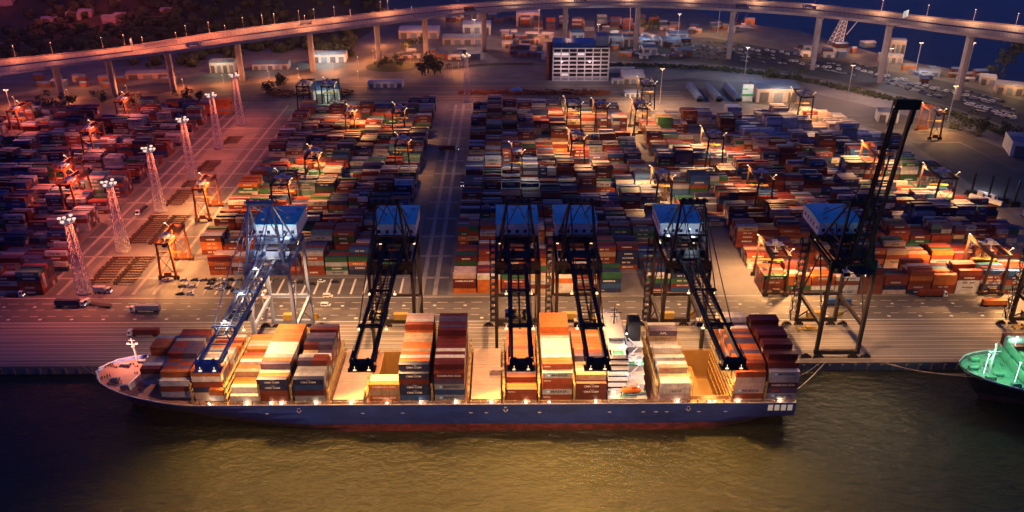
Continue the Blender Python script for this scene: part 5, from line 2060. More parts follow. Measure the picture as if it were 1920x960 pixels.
# tall single-pole lamps
sl = thing('tall_lamp_post', 'x', 'lamp post', (0, 0, 0), 0, 'tall pole lamps around the yard')
b = MB()
b.tube((0, 0, 0), (0, 0, 33), .42, 8, 0, .2)
b.bar((-1.6, 0, 33), (1.6, 0, 33), .2)
b.build('pole', GALV, sl)
for s in (-1.3, 1.3):
    b = MB()
    b.cbox(s, 0, 32.8, 1.3, 1.0, .5)
    b.build('lamp_head', LAMP_A, sl)
TL = [(1237, 195, 'tall pole lamp with amber glare right of the office block', 150000, (1, .55, .28)), (1588, 188, 'tall thin pole lamp behind the eastern yard under the viaduct', 230000, (1, .58, .4)),
      (1395, 150, 'tall thin pole lamp before the crowded car lot', 75000, (.7, .8, 1)), (1776, 232, 'leaning-looking pale pole lamp by the dirt mound at right', 40000, (1, .6, .25)),
      (30, 240, 'tall pole lamp with white heads by the left edge of the photo', 60000, (1, .25, .18)), (1345, 66, 'pole lamp glaring amber at the far end of the car lot', 90000, (1, .55, .2)),
      (1715, 140, 'thin pole lamp by the bright shore works', 110000, (1, .6, .3)), (1812, 140, 'pale pole lamp at the water edge near the right piers', 30000, (1, .6, .3)),
      (1180, 62, 'pole lamp among the far red container stacks', 80000, (1, .35, .15)), (1010, 68, 'pole lamp by the far pink warehouse', 80000, (1, .35, .22)),
      (890, 90, 'pole lamp with a white glare behind the lone mast', 60000, (1, .6, .5)), (1270, 78, 'pole lamp over the bluish sheds', 45000, (.7, .8, 1)),
      (1120, 100, 'pole lamp behind the office roof', 22000, (.7, .8, 1)), (1660, 152, 'pole lamp beside the twin piers of the car lot', 60000, (.75, .82, 1))]
for k, (px, py, lab, pw, c) in enumerate(TL):
    g = at(px, py)
    if k == 0:
        sl.location = g
        sl['label'] = lab
    else:
        copy_tree(sl, g, 0.0, lab)
    lamp('POINT', (g.x, g.y - .2, 32.0), pw, c, .8)

# short lamps of the hill-foot road and roundabout
rl = thing('road_lamp', 'x', 'street lamp', (0, 0, 0), 0, 'street lamps along the hill foot road')
b = MB()
b.tube((0, 0, 0), (0, 0, 9.5), .15, 6, 0, .09)
b.bar((0, 0, 9.4), (0, -1.5, 9.7), .12)
b.build('pole', GALV, rl)
b = MB()
b.cbox(0, -1.8, 9.65, .45, 1.0, .25)
b.build('lamp_head', LAMP_A, rl)
RLP = [(30, 200), (130, 186), (240, 178), (345, 166), (420, 158), (505, 150), (560, 145), (625, 134), (672, 122), (700, 110), (712, 86), (770, 120), (742, 30), (764, 98), (800, 118), (860, 134), (672, 150)]
for k, (px, py) in enumerate(RLP):
    g = at(px, py)
    lab = '%s street lamp from the left along the road at the hill foot' % ORD[k + 1]
    if k == 0:
        rl.location = g
        rl['label'] = lab
    else:
        copy_tree(rl, g, 0.0, lab)
    lamp('POINT', (g.x, g.y - 2, 9.2), 34000, (1, .22, .07) if px < 400 else (1, .32, .10), .3)
# ------------------------------------------------------------------ vehicles
CARP = mat('car_paint_silver', (0.50, 0.50, 0.52), 0.3, .3, .1)
CARS = {'silver': CARP, 'white': mat('car_paint_white', (0.70, 0.70, 0.70), 0.35, 0, .1), 'black': mat('car_paint_black', (0.02, 0.02, 0.024), 0.3, 0, .1), 'grey': mat('car_paint_grey', (0.16, 0.17, 0.19), 0.35, .2, .1),
        'blue': mat('car_paint_blue', (0.04, 0.09, 0.24), 0.35, .1, .1), 'red': mat('car_paint_red', (0.30, 0.02, 0.015), 0.35, 0, .1)}


def car_bm(van=False):
    b, g, w = MB(), MB(), MB()
    if van:
        sec = [(-2.5, .35, 1.75), (-2.4, .35, 2.1), (1.1, .35, 2.1), (1.9, .35, 1.15), (2.5, .4, 1.0)]
    else:
        sec = [(-2.2, .45, .85), (-2.1, .32, .98), (-1.2, .3, 1.0), (1.0, .3, .98), (2.0, .32, .82), (2.2, .45, .62)]
    for (xa, la, ha), (xb, lb, hb) in zip(sec[:-1], sec[1:]):
        b.add([(xa, -.88, la), (xb, -.88, lb), (xb, .88, lb), (xa, .88, la), (xa, -.84, ha), (xb, -.84, hb), (xb, .84, hb), (xa, .84, ha)],
              [(0, 3, 2, 1), (4, 5, 6, 7), (0, 1, 5, 4), (2, 3, 7, 6)] + ([(3, 0, 4, 7)] if xa == sec[0][0] else []) + ([(1, 2, 6, 5)] if xb == sec[-1][0] else []))
    if not van:
        g.add([(-1.75, -.78, .97), (1.05, -.78, .97), (1.05, .78, .97), (-1.75, .78, .97), (-1.2, -.62, 1.42), (.35, -.62, 1.42), (.35, .62, 1.42), (-1.2, .62, 1.42)],
              [(0, 1, 5, 4), (1, 2, 6, 5), (2, 3, 7, 6), (3, 0, 4, 7)])
        b.add([(-1.22, -.64, 1.42), (.37, -.64, 1.42), (.37, .64, 1.42), (-1.22, .64, 1.42), (-1.1, -.58, 1.46), (.25, -.58, 1.46), (.25, .58, 1.46), (-1.1, .58, 1.46)],
              [(4, 5, 6, 7), (0, 1, 5, 4), (1, 2, 6, 5), (2, 3, 7, 6), (3, 0, 4, 7)])
    else:
        g.box(-2.2, 1.0, -.87, .87, 1.25, 1.8)
        g.add([(1.14, -.75, 2.03), (1.88, -.78, 1.2), (1.88, .78, 1.2), (1.14, .75, 2.03)], [(0, 1, 2, 3)])
    for x in (-1.35, 1.35):
        for y in (-.8, .8):
            w.tube((x, y - .1, .32), (x, y + .1, .32), .32, 10)
    return b, g, w


def make_car(color, van=False):
    root = thing('parked_van' if van else 'parked_car', 'x', 'van' if van else 'car')
    b, g, w = car_bm(van)
    b.build('body', CARS[color], root)
    g.build('glazing', GLASSD, root)
    w.build('wheels_and_tyres', RUBBER, root)
    return root


CPROTO = {c: make_car(c) for c in CARS}
CUSED = {}


def put_car(c, x, y, rz, label, group):
    if c not in CUSED:
        CUSED[c] = 1
        o = CPROTO[c]
        o.location = (x, y, 0.022)
        o.rotation_euler = (0, 0, rz)
        o['label'] = label
    else:
        o = copy_tree(CPROTO[c], (x, y, 0.022), rz, label)
    o['group'] = group
    return o


near = [(311, 526, 'white'), (345, 526, 'silver'), (365, 526, 'black'), (382, 526, 'grey'), (398, 526, 'black'), (415, 526, 'white'), (432, 526, 'black'), (449, 526, 'grey'), (466, 526, 'black'), (482, 526, 'silver'),
        (502, 526, 'black'), (518, 526, 'grey'), (342, 538, 'black'), (352, 537, 'white'), (361, 539, 'silver'), (338, 552, 'black'), (357, 552, 'white'), (396, 533, 'black'), (392, 541, 'grey'), (409, 537, 'silver'),
        (413, 543, 'white'), (428, 541, 'black'), (440, 546, 'black'), (420, 533, 'grey'), (562, 531, 'black'), (586, 534, 'black'), (603, 529, 'white'), (629, 530, 'black'), (547, 533, 'grey'), (480, 551, 'silver'), (475, 563, 'white')]
CN = {}
for px, py, c in near:
    g = at(px, py)
    back = py < 530
    CN[(c, back)] = CN.get((c, back), 0) + 1
    lab = '%s car, %s of its colour from left, %s of parking lot' % (c, ORD[CN[(c, back)]], 'back line' if back else 'middle')
    put_car(c, g.x, g.y, 0.0 if rnd.random() < .5 else math.pi, lab, 'cars in the parking lot')
pv = make_car('white', True)
g = at(615, 557)
pv.location = (g.x, g.y, .01)
pv['label'] = 'white van parked in front of the striped bays of the parking lot'
pv2 = copy_tree(pv, at(611, 574), 0.0, 'pale van driving along the quay road behind the ship, left of centre')

# the far car lots: small cars nobody can tell apart
ncar = 0
p2 = lambda a, c, t: (a[0] + (c[0] - a[0]) * t, a[1] + (c[1] - a[1]) * t)
LOTS = [  # pixel line from, to, count, colours
    ((1285, 84), (1330, 88), 12), ((1282, 92), (1450, 104), 20), ((1290, 100), (1470, 112), 20), ((1300, 108), (1470, 120), 18), ((1320, 78), (1400, 88), 12), ((1345, 96), (1400, 102), 8),
    ((1492, 92), (1540, 104), 8), ((1500, 108), (1580, 124), 10), ((1530, 128), (1600, 142), 10), ((1640, 146), (1760, 172), 16), ((1650, 154), (1770, 182), 16), ((1600, 120), (1640, 128), 6),
    ((1800, 168), (1880, 190), 12), ((1795, 178), (1900, 206), 14), ((1800, 188), (1905, 216), 14), ((1825, 204), (1905, 226), 10), ((1700, 168), (1760, 184), 8), ((1150, 92), (1190, 95), 6), ((1200, 96), (1275, 100), 8)]
for a, c, n in LOTS:
    for i in range(n):
        q = p2(a, c, (i + rnd.uniform(-.2, .2)) / (n - 1))
        g = at(q[0], q[1] + rnd.uniform(-1, 1))
        col = rnd.choice(('silver', 'white', 'white', 'grey', 'blue', 'black', 'blue', 'silver'))
        put_car(col, g.x, g.y, 2.1 + rnd.uniform(-.05, .05), 'small parked car in the crowded lot beside the viaduct piers', 'cars in the far car lot')


vps = []
for a, c, n in (((1300, 88), (1420, 96), 9), ((1480, 116), (1570, 132), 8), ((1180, 104), (1290, 104), 10), ((1610, 132), (1700, 154), 9), ((1720, 160), (1860, 192), 12), ((1810, 196), (1900, 222), 8), ((1440, 96), (1500, 106), 6)):
    for i in range(n):
        q = p2(a, c, (i + rnd.uniform(-.3, .3)) / (n - 1))
        g = at(q[0], q[1] + rnd.uniform(-2, 2))
        o = copy_tree(pv, (g.x, g.y, .022), 2.1 + rnd.uniform(-.1, .1), 'small white van parked among the cars of the far car lot')
        o['group'] = 'vans in the far car lot'
        o.scale = (1.15, 1.1, 1.15)


def make_truck(name, label, cab, boxcol, loc, rz, flat=False, L=12.19):
    root = thing(name, label, 'truck', loc, rz)
    b = MB()
    b.box(-L / 2, L / 2 + .4, -1.15, 1.15, 1.05, 1.3)
    b.box(-L / 2, L / 2, -.5, .5, .7, 1.05)
    b.build('chassis', DKSTEEL, root)
    b = MB()
    x0 = L / 2 + .9
    b.add([(x0, -1.2, .6), (x0 + 2.3, -1.2, .6), (x0 + 2.3, 1.2, .6), (x0, 1.2, .6), (x0, -1.2, 3.2), (x0 + 1.8, -1.15, 3.2), (x0 + 1.8, 1.15, 3.2), (x0, 1.2, 3.2)],
          [(0, 3, 2, 1), (4, 5, 6, 7), (0, 1, 5, 4), (1, 2, 6, 5), (2, 3, 7, 6), (3, 0, 4, 7)])
    cb = b.build('cab', cab, root)
    b = MB()
    b.add([(x0 + 2.12, -1.0, 1.75), (x0 + 1.87, -1.0, 2.95), (x0 + 1.87, 1.0, 2.95), (x0 + 2.12, 1.0, 1.75)], [(3, 2, 1, 0)])
    b.box(x0 + .7, x0 + 1.7, -1.21, 1.21, 1.8, 2.8)
    b.build('windscreen', GLASSD, cb)
    for k, s in enumerate((-.8, .8)):
        b = MB()
        b.cbox(x0 + 2.32, s, .95, .08, .35, .25)
        b.build('headlight', LAMP_W, cb)
    for wx in (-L / 2 + 1.2, -L / 2 + 2.6, L / 2 - .2, x0 + 1.3):
        for sy in (-1, 1):
            b = MB()
            b.tube((wx, sy * .75, .5), (wx, sy * 1.15, .5), .5, 10)
            b.build('wheel', RUBBER, root)
    if boxcol:
        o = link('shipping_container', BOX[(L, 2.59)], None, Vector(loc) + Vector((0, 0, 1.32)), rz)
        o.color = (*P[boxcol], 1)
        tag(o, '%s container riding on the %s' % (CNAME[boxcol], label.split(',')[0]), 'shipping container')
    return root


make_truck('container_truck', 'white cabbed lorry on the left quay road, with a pale blue load', WHITE, 'grey', at(279, 584), math.pi)
make_truck('container_truck', 'dark lorry with maroon load passing above the ship bow', WHITE, 'maroon', at(276, 629), math.pi)
make_truck('container_truck', 'lorry with empty dark trailer at the foot of the nearest left mast', WHITE, None, at(190, 574), 2.5 + math.pi / 2 - 1.2)
make_truck('container_truck', 'lorry heading right on the left quay road', WHITE, 'navy', at(128, 574), 0)
make_truck('container_truck', 'lorry with orange load before the right edge crane', WHITE, 'orange', at(1862, 574), 0)
make_truck('container_truck', 'lorry with rust brown load parked before the green stacks, right of the raised boom', WHITE, 'rust', at(1742, 556), 0)
make_truck('container_truck', 'lorry with blue load behind the raised boom crane legs', WHITE, 'blue', at(1572, 572), math.pi)
make_truck('container_truck', 'lorry carrying a dark box down the central road', WHITE, 'navy', at(868, 342), -math.pi / 2)
make_truck('container_truck', 'lorry turning off the central road near its far end', WHITE, 'maroon', at(838, 282), 0)
make_truck('container_truck', 'small lorry seen on the side road between the masts', WHITE, None, at(268, 394), -math.pi / 2)
make_truck('container_truck', 'white lorry at the foot of the first mast', WHITE, 'white', at(188, 549), 0, False, 6.06)
make_truck('container_truck', 'small lorry at the bottom left yard corner', WHITE, None, at(24, 556), 0, False, 6.06)
for k, (x, t, w, lab) in enumerate(((-300, .25, 'white', 'white lorry driving on the viaduct at its left third'), (-210, .75, 'grey', 'grey lorry on the far lane of the left viaduct'), (-40, .3, 'orange', 'lorry with orange load on the viaduct above the lone mast'),
                                    (90, .7, 'white', 'white lorry on the viaduct above the office block'), (260, .3, 'grey', 'grey lorry on the right half of the viaduct'), (330, .65, 'white', 'white lorry on the viaduct far lane over the water'))):
    p = deck_at(x, t)
    d = deck_at(x + 6, t) - p
    make_truck('container_truck', lab, WHITE, w, p, math.atan2(d.y, d.x) + (math.pi if t > .5 else 0))

# platform trailers, spreaders and hatch gear between the crane legs
pl = thing('spreader_rack', 'x', 'spreader', (0, 0, 0), 0, 'yellow spreaders parked between the crane legs')
b = MB()
for s in (-1, 1):
    b.box(-6, 6, s * .9 - .2, s * .9 + .2, .9, 1.4)
    for k in (-5.5, 5.5):
        b.cbox(k, s * 1.0, .75, .9, .5, 1.5)
for k in range(-2, 3):
    b.box(k * 2 - .2, k * 2 + .2, -.9, .9, 1.0, 1.3)
b.box(-1.6, 1.6, -1.0, 1.0, 1.4, 2.6)
b.build('frame', YELST, pl)
SPX = [(CRX[680] + 22, 358), (CRX[977] + 18, 357), (CRX[1120] + 17, 358), (CRX[1375] - 6, 358), (150, 356), (CRX[393] + 13, 357), (CRX[680] + 6, 370), (258, 357)]
SPL = ['second dark crane', 'crane over the orange containers', 'crane beside the wheelhouse', 'crane over the amber hold', 'raised boom crane', 'blue grey crane', 'ship stack eight, back from the quay', 'last crane at the right edge']
for k, (x, y) in enumerate(SPX):
    lab = 'yellow spreader frame lying on the quay by the ' + SPL[k]
    if k == 0:
        pl.location = (x, y, .02)
        pl['label'] = lab
    else:
        copy_tree(pl, (x, y, .02), 0.0, lab)

# empty trailer chassis in rows along the mast line
ch = thing('trailer_chassis', 'x', 'trailer', (0, 0, 0), 0, 'empty trailer chassis along the mast row')
b = MB()
for s in (-.5, .5):
    b.box(-6.1, 6.1, s - .14, s + .14, .95, 1.3)
for k in range(7):
    x = -6 + k * 2
    b.box(x - .15, x + .15, -1.2, 1.2, 1.05, 1.25)
b.build('frame', mat('chassis_rust', (0.055, 0.022, 0.014), .8), ch)
for wx in (-5.0, -3.7):
    for sy in (-1, 1):
        w = MB()
        w.tube((wx, sy * .7, .5), (wx, sy * 1.1, .5), .5, 8)
        w.build('wheel', RUBBER, ch)
k = 0
for seg, (ya, yb) in enumerate(((408, 441), (459, 500), (519, 545), (552, 562), (582, 604), (646, 664))):
    y = ya
    while y < yb:
        for x in ((-222.5, -209.5) if seg < 2 else (-221,)):
            xx = x + rnd.uniform(-.6, .6)
            if abs(xx + 226) < 9 and min(abs(y - m) for m in MY) < 6:
                continue
            lab = 'empty rust red trailer chassis in the rows along the left mast line'
            if k == 0:
                ch.location = (xx, y, .02)
                ch['label'] = lab
            else:
                copy_tree(ch, (xx, y, .02), rnd.uniform(-.04, .04), lab)
            k += 1
        y += 3.1

# ------------------------------------------------------------------ buildings behind the yard
CLAD = mat('cladding_white', (0.52, 0.50, 0.50), 0.6, scale=0.2)
CLADP = mat('cladding_pink', (0.46, 0.33, 0.30), 0.6, scale=0.2)
ROOFG = mat('roof_grey', (0.20, 0.21, 0.25), 0.6, scale=0.2)
ROOFW = mat('roof_pale', (0.48, 0.45, 0.46), 0.6, scale=0.15)
ROOFBL = mat('roof_blue_grey', (0.09, 0.14, 0.26), 0.6, scale=0.15)
BRICK = mat('brick_red', (0.19, 0.05, 0.035), 0.8, scale=0.4)
DOORM = mat('door_grey', (0.11, 0.10, 0.11), 0.6)
WLIT = emat('lit_window', (1.0, 0.88, 0.78), 0.4)
WLITY = emat('lit_window_yellow', (1.0, 0.80, 0.40), 0.3)

ofc = thing('office_block', 'seven storey pale office block with gridded front and blue glazed roof behind the yard', 'office building', at(1088, 152))
W2, D2, FH, NF = 28.5, 17.0, 4.1, 8
b = MB()
b.box(-W2 + .6, W2 - .6, .8, D2 * 2, 0, FH * NF, 0)
b.build('wall', BRICK, ofc)
b = MB()
for k in range(NF + 1):
    b.box(-W2, W2, 0, .8, k * FH - .55 + .55 * (k == 0), k * FH + .55)
for i in range(8):
    x = -W2 + .6 + i * (2 * W2 - 1.2) / 7
    b.box(x - .55, x + .55, -.12, .7, 0.02, FH * NF)
for s in (-1, 1):
    for k in range(NF + 1):
        b.box(s * W2 - .5 if s > 0 else -W2 + .02, W2 - .02 if s > 0 else -W2 + .5, .8, D2 * 2, k * FH - .5 + .5 * (k == 0), k * FH + .5)
b.build('concrete_frame', CLAD, ofc)
for k in range(NF):
    for i in range(7):
        x0 = -W2 + .6 + i * (2 * W2 - 1.2) / 7 + .7
        x1 = x0 + (2 * W2 - 1.2) / 7 - 1.4
        wb = MB()
        wb.box(x0, x1, .5, .75, k * FH + (1.3 if k else .6), k * FH + FH - .7)
        lit = (k == 6 and i in (0, 1, 3)) or (k == 1 and i == 1) or k == 0 and i % 2 == 0
        wb.build('window', (WLIT if k == 6 else WLITY) if lit and k else (mat('ground_floor_glass', (0.25, 0.26, 0.32), 0.2) if k == 0 else GLASSD), ofc)
b = MB()
b.box(-W2 + 1, W2 - 14, 3, D2 * 2 - 4, FH * NF + .55, FH * NF + 4.4)
for i in range(4):
    b.add([(-W2 + 1 + i * 10, 1.5, FH * NF + .6), (-W2 + 10 + i * 10, 1.5, FH * NF + .6), (-W2 + 10 + i * 10, 5, FH * NF + 4.6), (-W2 + 1 + i * 10, 5, FH * NF + 4.6)], [(0, 1, 2, 3)])
b.build('roof_glazing', mat('blue_glass', (0.03, 0.10, 0.26), 0.15), ofc)
b = MB()
b.box(W2 - 13, W2 - 1, 8, 26, FH * NF + .55, FH * NF + 11)
b.build('plant_room', ROOFBL, ofc)
b = MB()
b.box(-W2 - 5.5, -W2 - .1, 4, 16, 0, FH * NF + 3)
b.build('stair_shaft', BRICK, ofc)
for s in (-18, 10):
    lamp('POINT', (ofc.location.x + s, ofc.location.y - 12, 17), 9000, (1.0, .68, .68), .8)


def shed(name, label, cat, px0, px1, py, depth, h, wall, roof, pitch=.18, rz=0.0, doors=0, lit=0.0, litc=WARM):
    a, c = at(px0, py), at(px1, py)
    w = (c - a).length / 2
    m = (a + c) / 2
    t = thing(name, label, cat, m, rz)
    b = MB()
    b.box(-w, w, 0, depth, 0, h)
    b.build('wall', wall, t)
    b = MB()
    rise = depth / 2 * pitch
    b.add([(-w - .4, -.5, h), (w + .4, -.5, h), (w + .4, depth / 2, h + rise), (-w - .4, depth / 2, h + rise), (w + .4, depth + .5, h), (-w - .4, depth + .5, h)], [(0, 1, 2, 3), (3, 2, 4, 5), (0, 3, 5), (1, 4, 2)])
    n = max(4, int(w / 1.6))
    for k in range(n):
        x = -w + 2 * w * (k + .5) / n
        b.bar((x, -.5, h + .05), (x, depth / 2, h + rise + .05), .12)
    b.build('roof', roof, t)
    for k in range(doors):
        b = MB()
        x = -w + 2 * w * (k + .5) / doors
        b.box(x - w / doors * .62, x + w / doors * .62, -.12, -.02, 0.02, h * .72)
        b.build('door', ROOFG if k % 2 else DOORM, t)
    if lit:
        lamp('POINT', (m.x, m.y - 9, h + 6), lit * .4, litc, .6)
    return t


shed('canopy_hall', 'pale barrel roofed hall right of the office block', 'hall', 1168, 1208, 158, 30, 7, CLADP, ROOFW, .3, 0, 3, 9000)
shed('long_shed', 'long low pale shed in front of the pale barrel roofed hall', 'shed', 1148, 1180, 158, 7, 4.5, CLAD, ROOFW, .1, 0, 3)
shed('covered_walkway', 'white covered walkway running right from the office block', 'walkway', 1140, 1190, 136, 4, 5, CLAD, WHITE, .2, 0.05)
shed('gate_house', 'small grey gate house beside the far dark gantry crane', 'gate house', 1172, 1200, 182, 12, 4, CLAD, ROOFG, .1, 0, 3, 9000, COOL)
shed('long_shed', 'low white shed with many doors left of the lone mast', 'shed', 690, 755, 165, 11, 6.0, CLAD, ROOFW, .12, 0, 5, 5000, (1, .5, .4))
shed('warehouse', 'white warehouse with a blue grey roof behind the eastern stacks', 'warehouse', 1418, 1498, 192, 30, 13, CLADP, ROOFBL, .1, 0, 3, 110000, (1, .7, .4))
shed('storage_shed', 'small white shed with gable left of the raised boom tip', 'shed', 1645, 1682, 230, 14, 9, CLAD, ROOFG, .3, -.25, 2, 12000, (1, .7, .55))
shed('hillside_house', 'white lit house with grey roof below the wooded hill', 'house', 395, 440, 137, 20, 11, CLAD, ROOFG, .2, 0.08, 4, 26000, (.9, 1, .65))
shed('hillside_house', 'long low house with hipped grey roof right of the white lit one', 'house', 474, 540, 131, 18, 6, CLADP, ROOFG, .3, 0.06, 5, 12000, (1, .8, .8))
shed('depot_building', 'bright floodlit depot building at the hill foot', 'depot', 585, 648, 118, 22, 9, WHITE, ROOFW, .1, 0.06, 4, 90000, (.85, 1, .95))
shed('long_shed', 'long dim shed with pale roof under the left viaduct', 'shed', 238, 318, 148, 14, 6, CLADP, ROOFG, .15, 0.1, 3, 5000, (1, .3, .25))
shed('transit_shed', 'white transit shed behind the black gantry pair', 'shed', 590, 640, 192, 30, 12, CLAD, ROOFBL, .35, .3, 2, 6000, (.9, 1, .75))
shed('factory_hall', 'long pink walled factory hall behind the roundabout', 'factory', 748, 822, 73, 34, 10, CLADP, ROOFW, .1, 0, 4, 16000, (1, .45, .25))
shed('factory_hall', 'white factory hall between two viaduct piers left of the office', 'factory', 868, 920, 66, 30, 13, CLAD, ROOFW, .1, 0, 3, 22000, (1, .75, .6))
shed('factory_hall', 'low grey factory hall with dark roof behind the lone mast head', 'factory', 830, 905, 84, 26, 8, CLADP, ROOFG, .12, 0, 4)
shed('storage_block', 'square pink storage block beside the viaduct pier', 'storage building', 884, 908, 48, 28, 22, CLADP, ROOFW, .05, 0, 2)
shed('storage_block', 'pale pink stepped storage block left of the red stacks', 'storage building', 968, 1012, 50, 28, 18, CLADP, ROOFW, .05, 0, 2, 20000, (1, .4, .3))
BL_SHEDS = [(1098, 1118, 92, 'tall'), (1140, 1172, 82, 'wide'), (1168, 1190, 88, 'little'), (1205, 1232, 82, 'flat'), (1206, 1232, 104, 'front'), (1070, 1095, 80, 'left'), (1252, 1290, 72, 'long'), (1240, 1275, 88, 'low')]
for k, (a, c, py, w) in enumerate(BL_SHEDS):
    shed('work_shed', '%s blue roofed shed, %s from the left behind the office block' % (w, ORD[k + 1]), 'shed', a, c, py, 16, 6 + (k % 3) * 3, CLAD, ROOFBL, .25, 0, 2, 5000 if k % 2 else 0, COOL)
shed('shore_works', 'brightly lit pale works building on the far shore between the piers', 'works building', 1668, 1694, 104, 14, 17, CLADP, ROOFW, .05, -.3, 3, 26000, (1, .6, .3))
shed('shore_works', 'lower lit pale building in front of the shore works', 'works building', 1648, 1690, 118, 14, 8, CLADP, ROOFW, .1, -.3, 4, 24000, (1, .62, .35))
shed('shore_works', 'dim grey shed right of the shore works', 'shed', 1724, 1760, 144, 12, 6, CLAD, ROOFG, .1, -.35, 2)
shed('shore_shed', 'pink shed close to the right edge under the viaduct', 'shed', 1838, 1864, 160, 16, 8, CLADP, ROOFW, .15, -.4, 2, 16000, (1, .6, .35))
shed('shore_shed', 'amber lit shed behind the last viaduct pier', 'shed', 1868, 1915, 178, 20, 9, CLADP, ROOFW, .1, -.4, 3, 40000, (1, .6, .25))
shed('storage_block', 'big pale covered stack at the right edge above the dark lot', 'storage building', 1896, 1960, 296, 26, 12, CLAD, ROOFBL, .05, -.3, 2)

# small workshop units scattered between the viaduct piers
WCOL = [CLAD, CLADP, RUST, ROOFBL, mat('unit_orange', (.34, .12, .04), .7), mat('unit_red', (.16, .03, .02), .7)]
UPR = []
for k, m_ in enumerate(WCOL):
    t = thing('workshop_unit', 'small low workshop unit in the cluttered yards behind the viaduct piers', 'workshop', (0, 0, 0), 0, 'workshop units behind the viaduct')
    b = MB()
    b.box(-5, 5, 0, 6, 0, 4.2)
    b.build('wall', m_, t)
    b = MB()
    b.add([(-5.3, -.4, 4.2), (5.3, -.4, 4.2), (5.3, 3, 5.4), (-5.3, 3, 5.4), (5.3, 6.4, 4.2), (-5.3, 6.4, 4.2)], [(0, 1, 2, 3), (3, 2, 4, 5), (0, 3, 5), (1, 4, 2)])
    b.build('roof', (ROOFW, ROOFG, ROOFBL)[k % 3], t)
    b = MB()
    b.box(-2.2, 1.6, -.1, -.01, 0.02, 3.0)
    b.build('door', DOORM, t)
    UPR.append([t, 0])
cells = [(760, 900, 98, 114, 12), (935, 1030, 66, 112, 26), (1075, 1290, 66, 112, 44), (1090, 1280, 40, 62, 22), (820, 960, 20, 44, 14), (1290, 1420, 44, 64, 14), (1500, 1640, 88, 110, 10), (1700, 1850, 132, 160, 12), (50, 330, 150, 166, 10)]
for a, c, d, e, n_ in cells:
    for i in range(n_):
        g = at(rnd.uniform(a, c), rnd.uniform(d, e))
        pr_ = UPR[rnd.choice((0, 1, 2, 2, 3, 4, 5))]
        if not pr_[1]:
            pr_[1] = 1
            pr_[0].location = g
            pr_[0].rotation_euler = (0, 0, rnd.uniform(-.2, .2))
        else:
            o = copy_tree(pr_[0], g, rnd.uniform(-.25, .25))
            k_ = rnd.uniform(.6, 1.5)
            o.scale = (k_, k_ * rnd.uniform(.8, 1.3), rnd.uniform(.8, 1.6))
        if i % 4 == 0:
            lamp('POINT', (g.x, g.y - 5, 9), rnd.uniform(3000, 9000), (1, .33, .13) if a < 1070 or d < 60 else rnd.choice(((1, .45, .18), (1, .45, .18), COOL)), .4)

# hill-side clearings and houses in the upper left
for k, (px, py, w) in enumerate(((92, 47, 9), (138, 38, 9), (160, 33, 8), (205, 44, 9), (225, 40, 7), (312, 30, 7), (10, 12, 10), (215, 3, 8))):
    d0 = at(px, py)
    d = d0 - Vector((0, 0, CAMH))
    t = 1.0
    for s in range(400, 1001):
        q = Vector((0, 0, CAMH)) + d * (s / 1000)
        if q.z <= hill_h(q.x, q.y):
            t = s / 1000
            break
    q = Vector((0, 0, CAMH)) + d * t
    tt = thing('hill_house', 'pale hill house among the trees, %s from the left at the upper left' % ORD[k + 1], 'house', (q.x, q.y, hill_h(q.x, q.y) - 1), 0, 'houses on the wooded hill')
    b = MB()
    b.box(-w, w, 0, 10, 0, 9)
    b.build('wall', CLADP, tt)
    b = MB()
    b.add([(-w - .5, -.6, 9), (w + .5, -.6, 9), (w + .5, 5, 11), (-w - .5, 5, 11), (w + .5, 10.6, 9), (-w - .5, 10.6, 9)], [(0, 1, 2, 3), (3, 2, 4, 5), (0, 3, 5), (1, 4, 2)])
    b.build('roof', ROOFG, tt)
    lamp('POINT', (q.x, q.y - 14, q.z + 24), 14000, (1, .13, .10), .8)  # added red light with no fixture, reddens the wood on the hill

# lattice derrick tower on the shore and a harbour crane
dt = thing('derrick_tower', 'pale lattice derrick tower with slanted boom on the far shore', 'derrick', at(1565, 84))
b = MB()
for k in range(8):
    z0, z1 = k * 4.6, (k + 1) * 4.6
    w0, w1 = 6.5 - k * .55, 6.5 - (k + 1) * .55
    cn = ((-1, -1), (1, -1), (1, 1), (-1, 1))
    for i in range(4):
        a, c = cn[i], cn[(i + 1) % 4]
        b.bar((a[0] * w0 + k * 1.0, a[1] * w0, z0), (a[0] * w1 + (k + 1) * 1.0, a[1] * w1, z1), .55)
        b.bar((a[0] * w0 + k * 1.0, a[1] * w0, z0), (c[0] * w1 + (k + 1) * 1.0, c[1] * w1, z1), .35)
        b.bar((a[0] * w1 + (k + 1) * 1.0, a[1] * w1, z1), (c[0] * w1 + (k + 1) * 1.0, c[1] * w1, z1), .35)
b.build('lattice_tower', GALV, dt)
b = MB()
b.bar((12, 0, 12), (34, 6, 40), .8)
b.bar((8, 0, 37), (34, 6, 40), .25)
b.build('jib', GALV, dt)
lamp('POINT', (dt.location.x - 4, dt.location.y - 14, 12), 26000, (1, .5, .3), .6)
dc = thing('crawler_crane', 'rusty crawler crane with raised jib on the far shore left of the piers', 'crane', at(1382, 52))
b = MB()
b.box(-4, 4, -3, 3, 1.5, 6)
b.box(-4.5, 4.5, -3.6, -2.2, 0, 1.6)
b.box(-4.5, 4.5, 2.2, 3.6, 0, 1.6)
b.build('carriage', RUST, dc)
b = MB()
for s in (-1, 1):
    b.bar((3, s, 4), (20, s * .5, 30), .5)
    b.bar((-3, s, 6), (0, s * .5, 20), .5)
for k in range(8):
    t0, t1 = k / 8, (k + 1) / 8
    b.bar((3 + 17 * t0, 1 - .5 * t0, 4 + 26 * t0), (3 + 17 * t1, -1 + .5 * t1, 4 + 26 * t1), .25)
b.bar((0, 0, 20), (20, 0, 30), .15)
b.build('jib', RUST, dc)

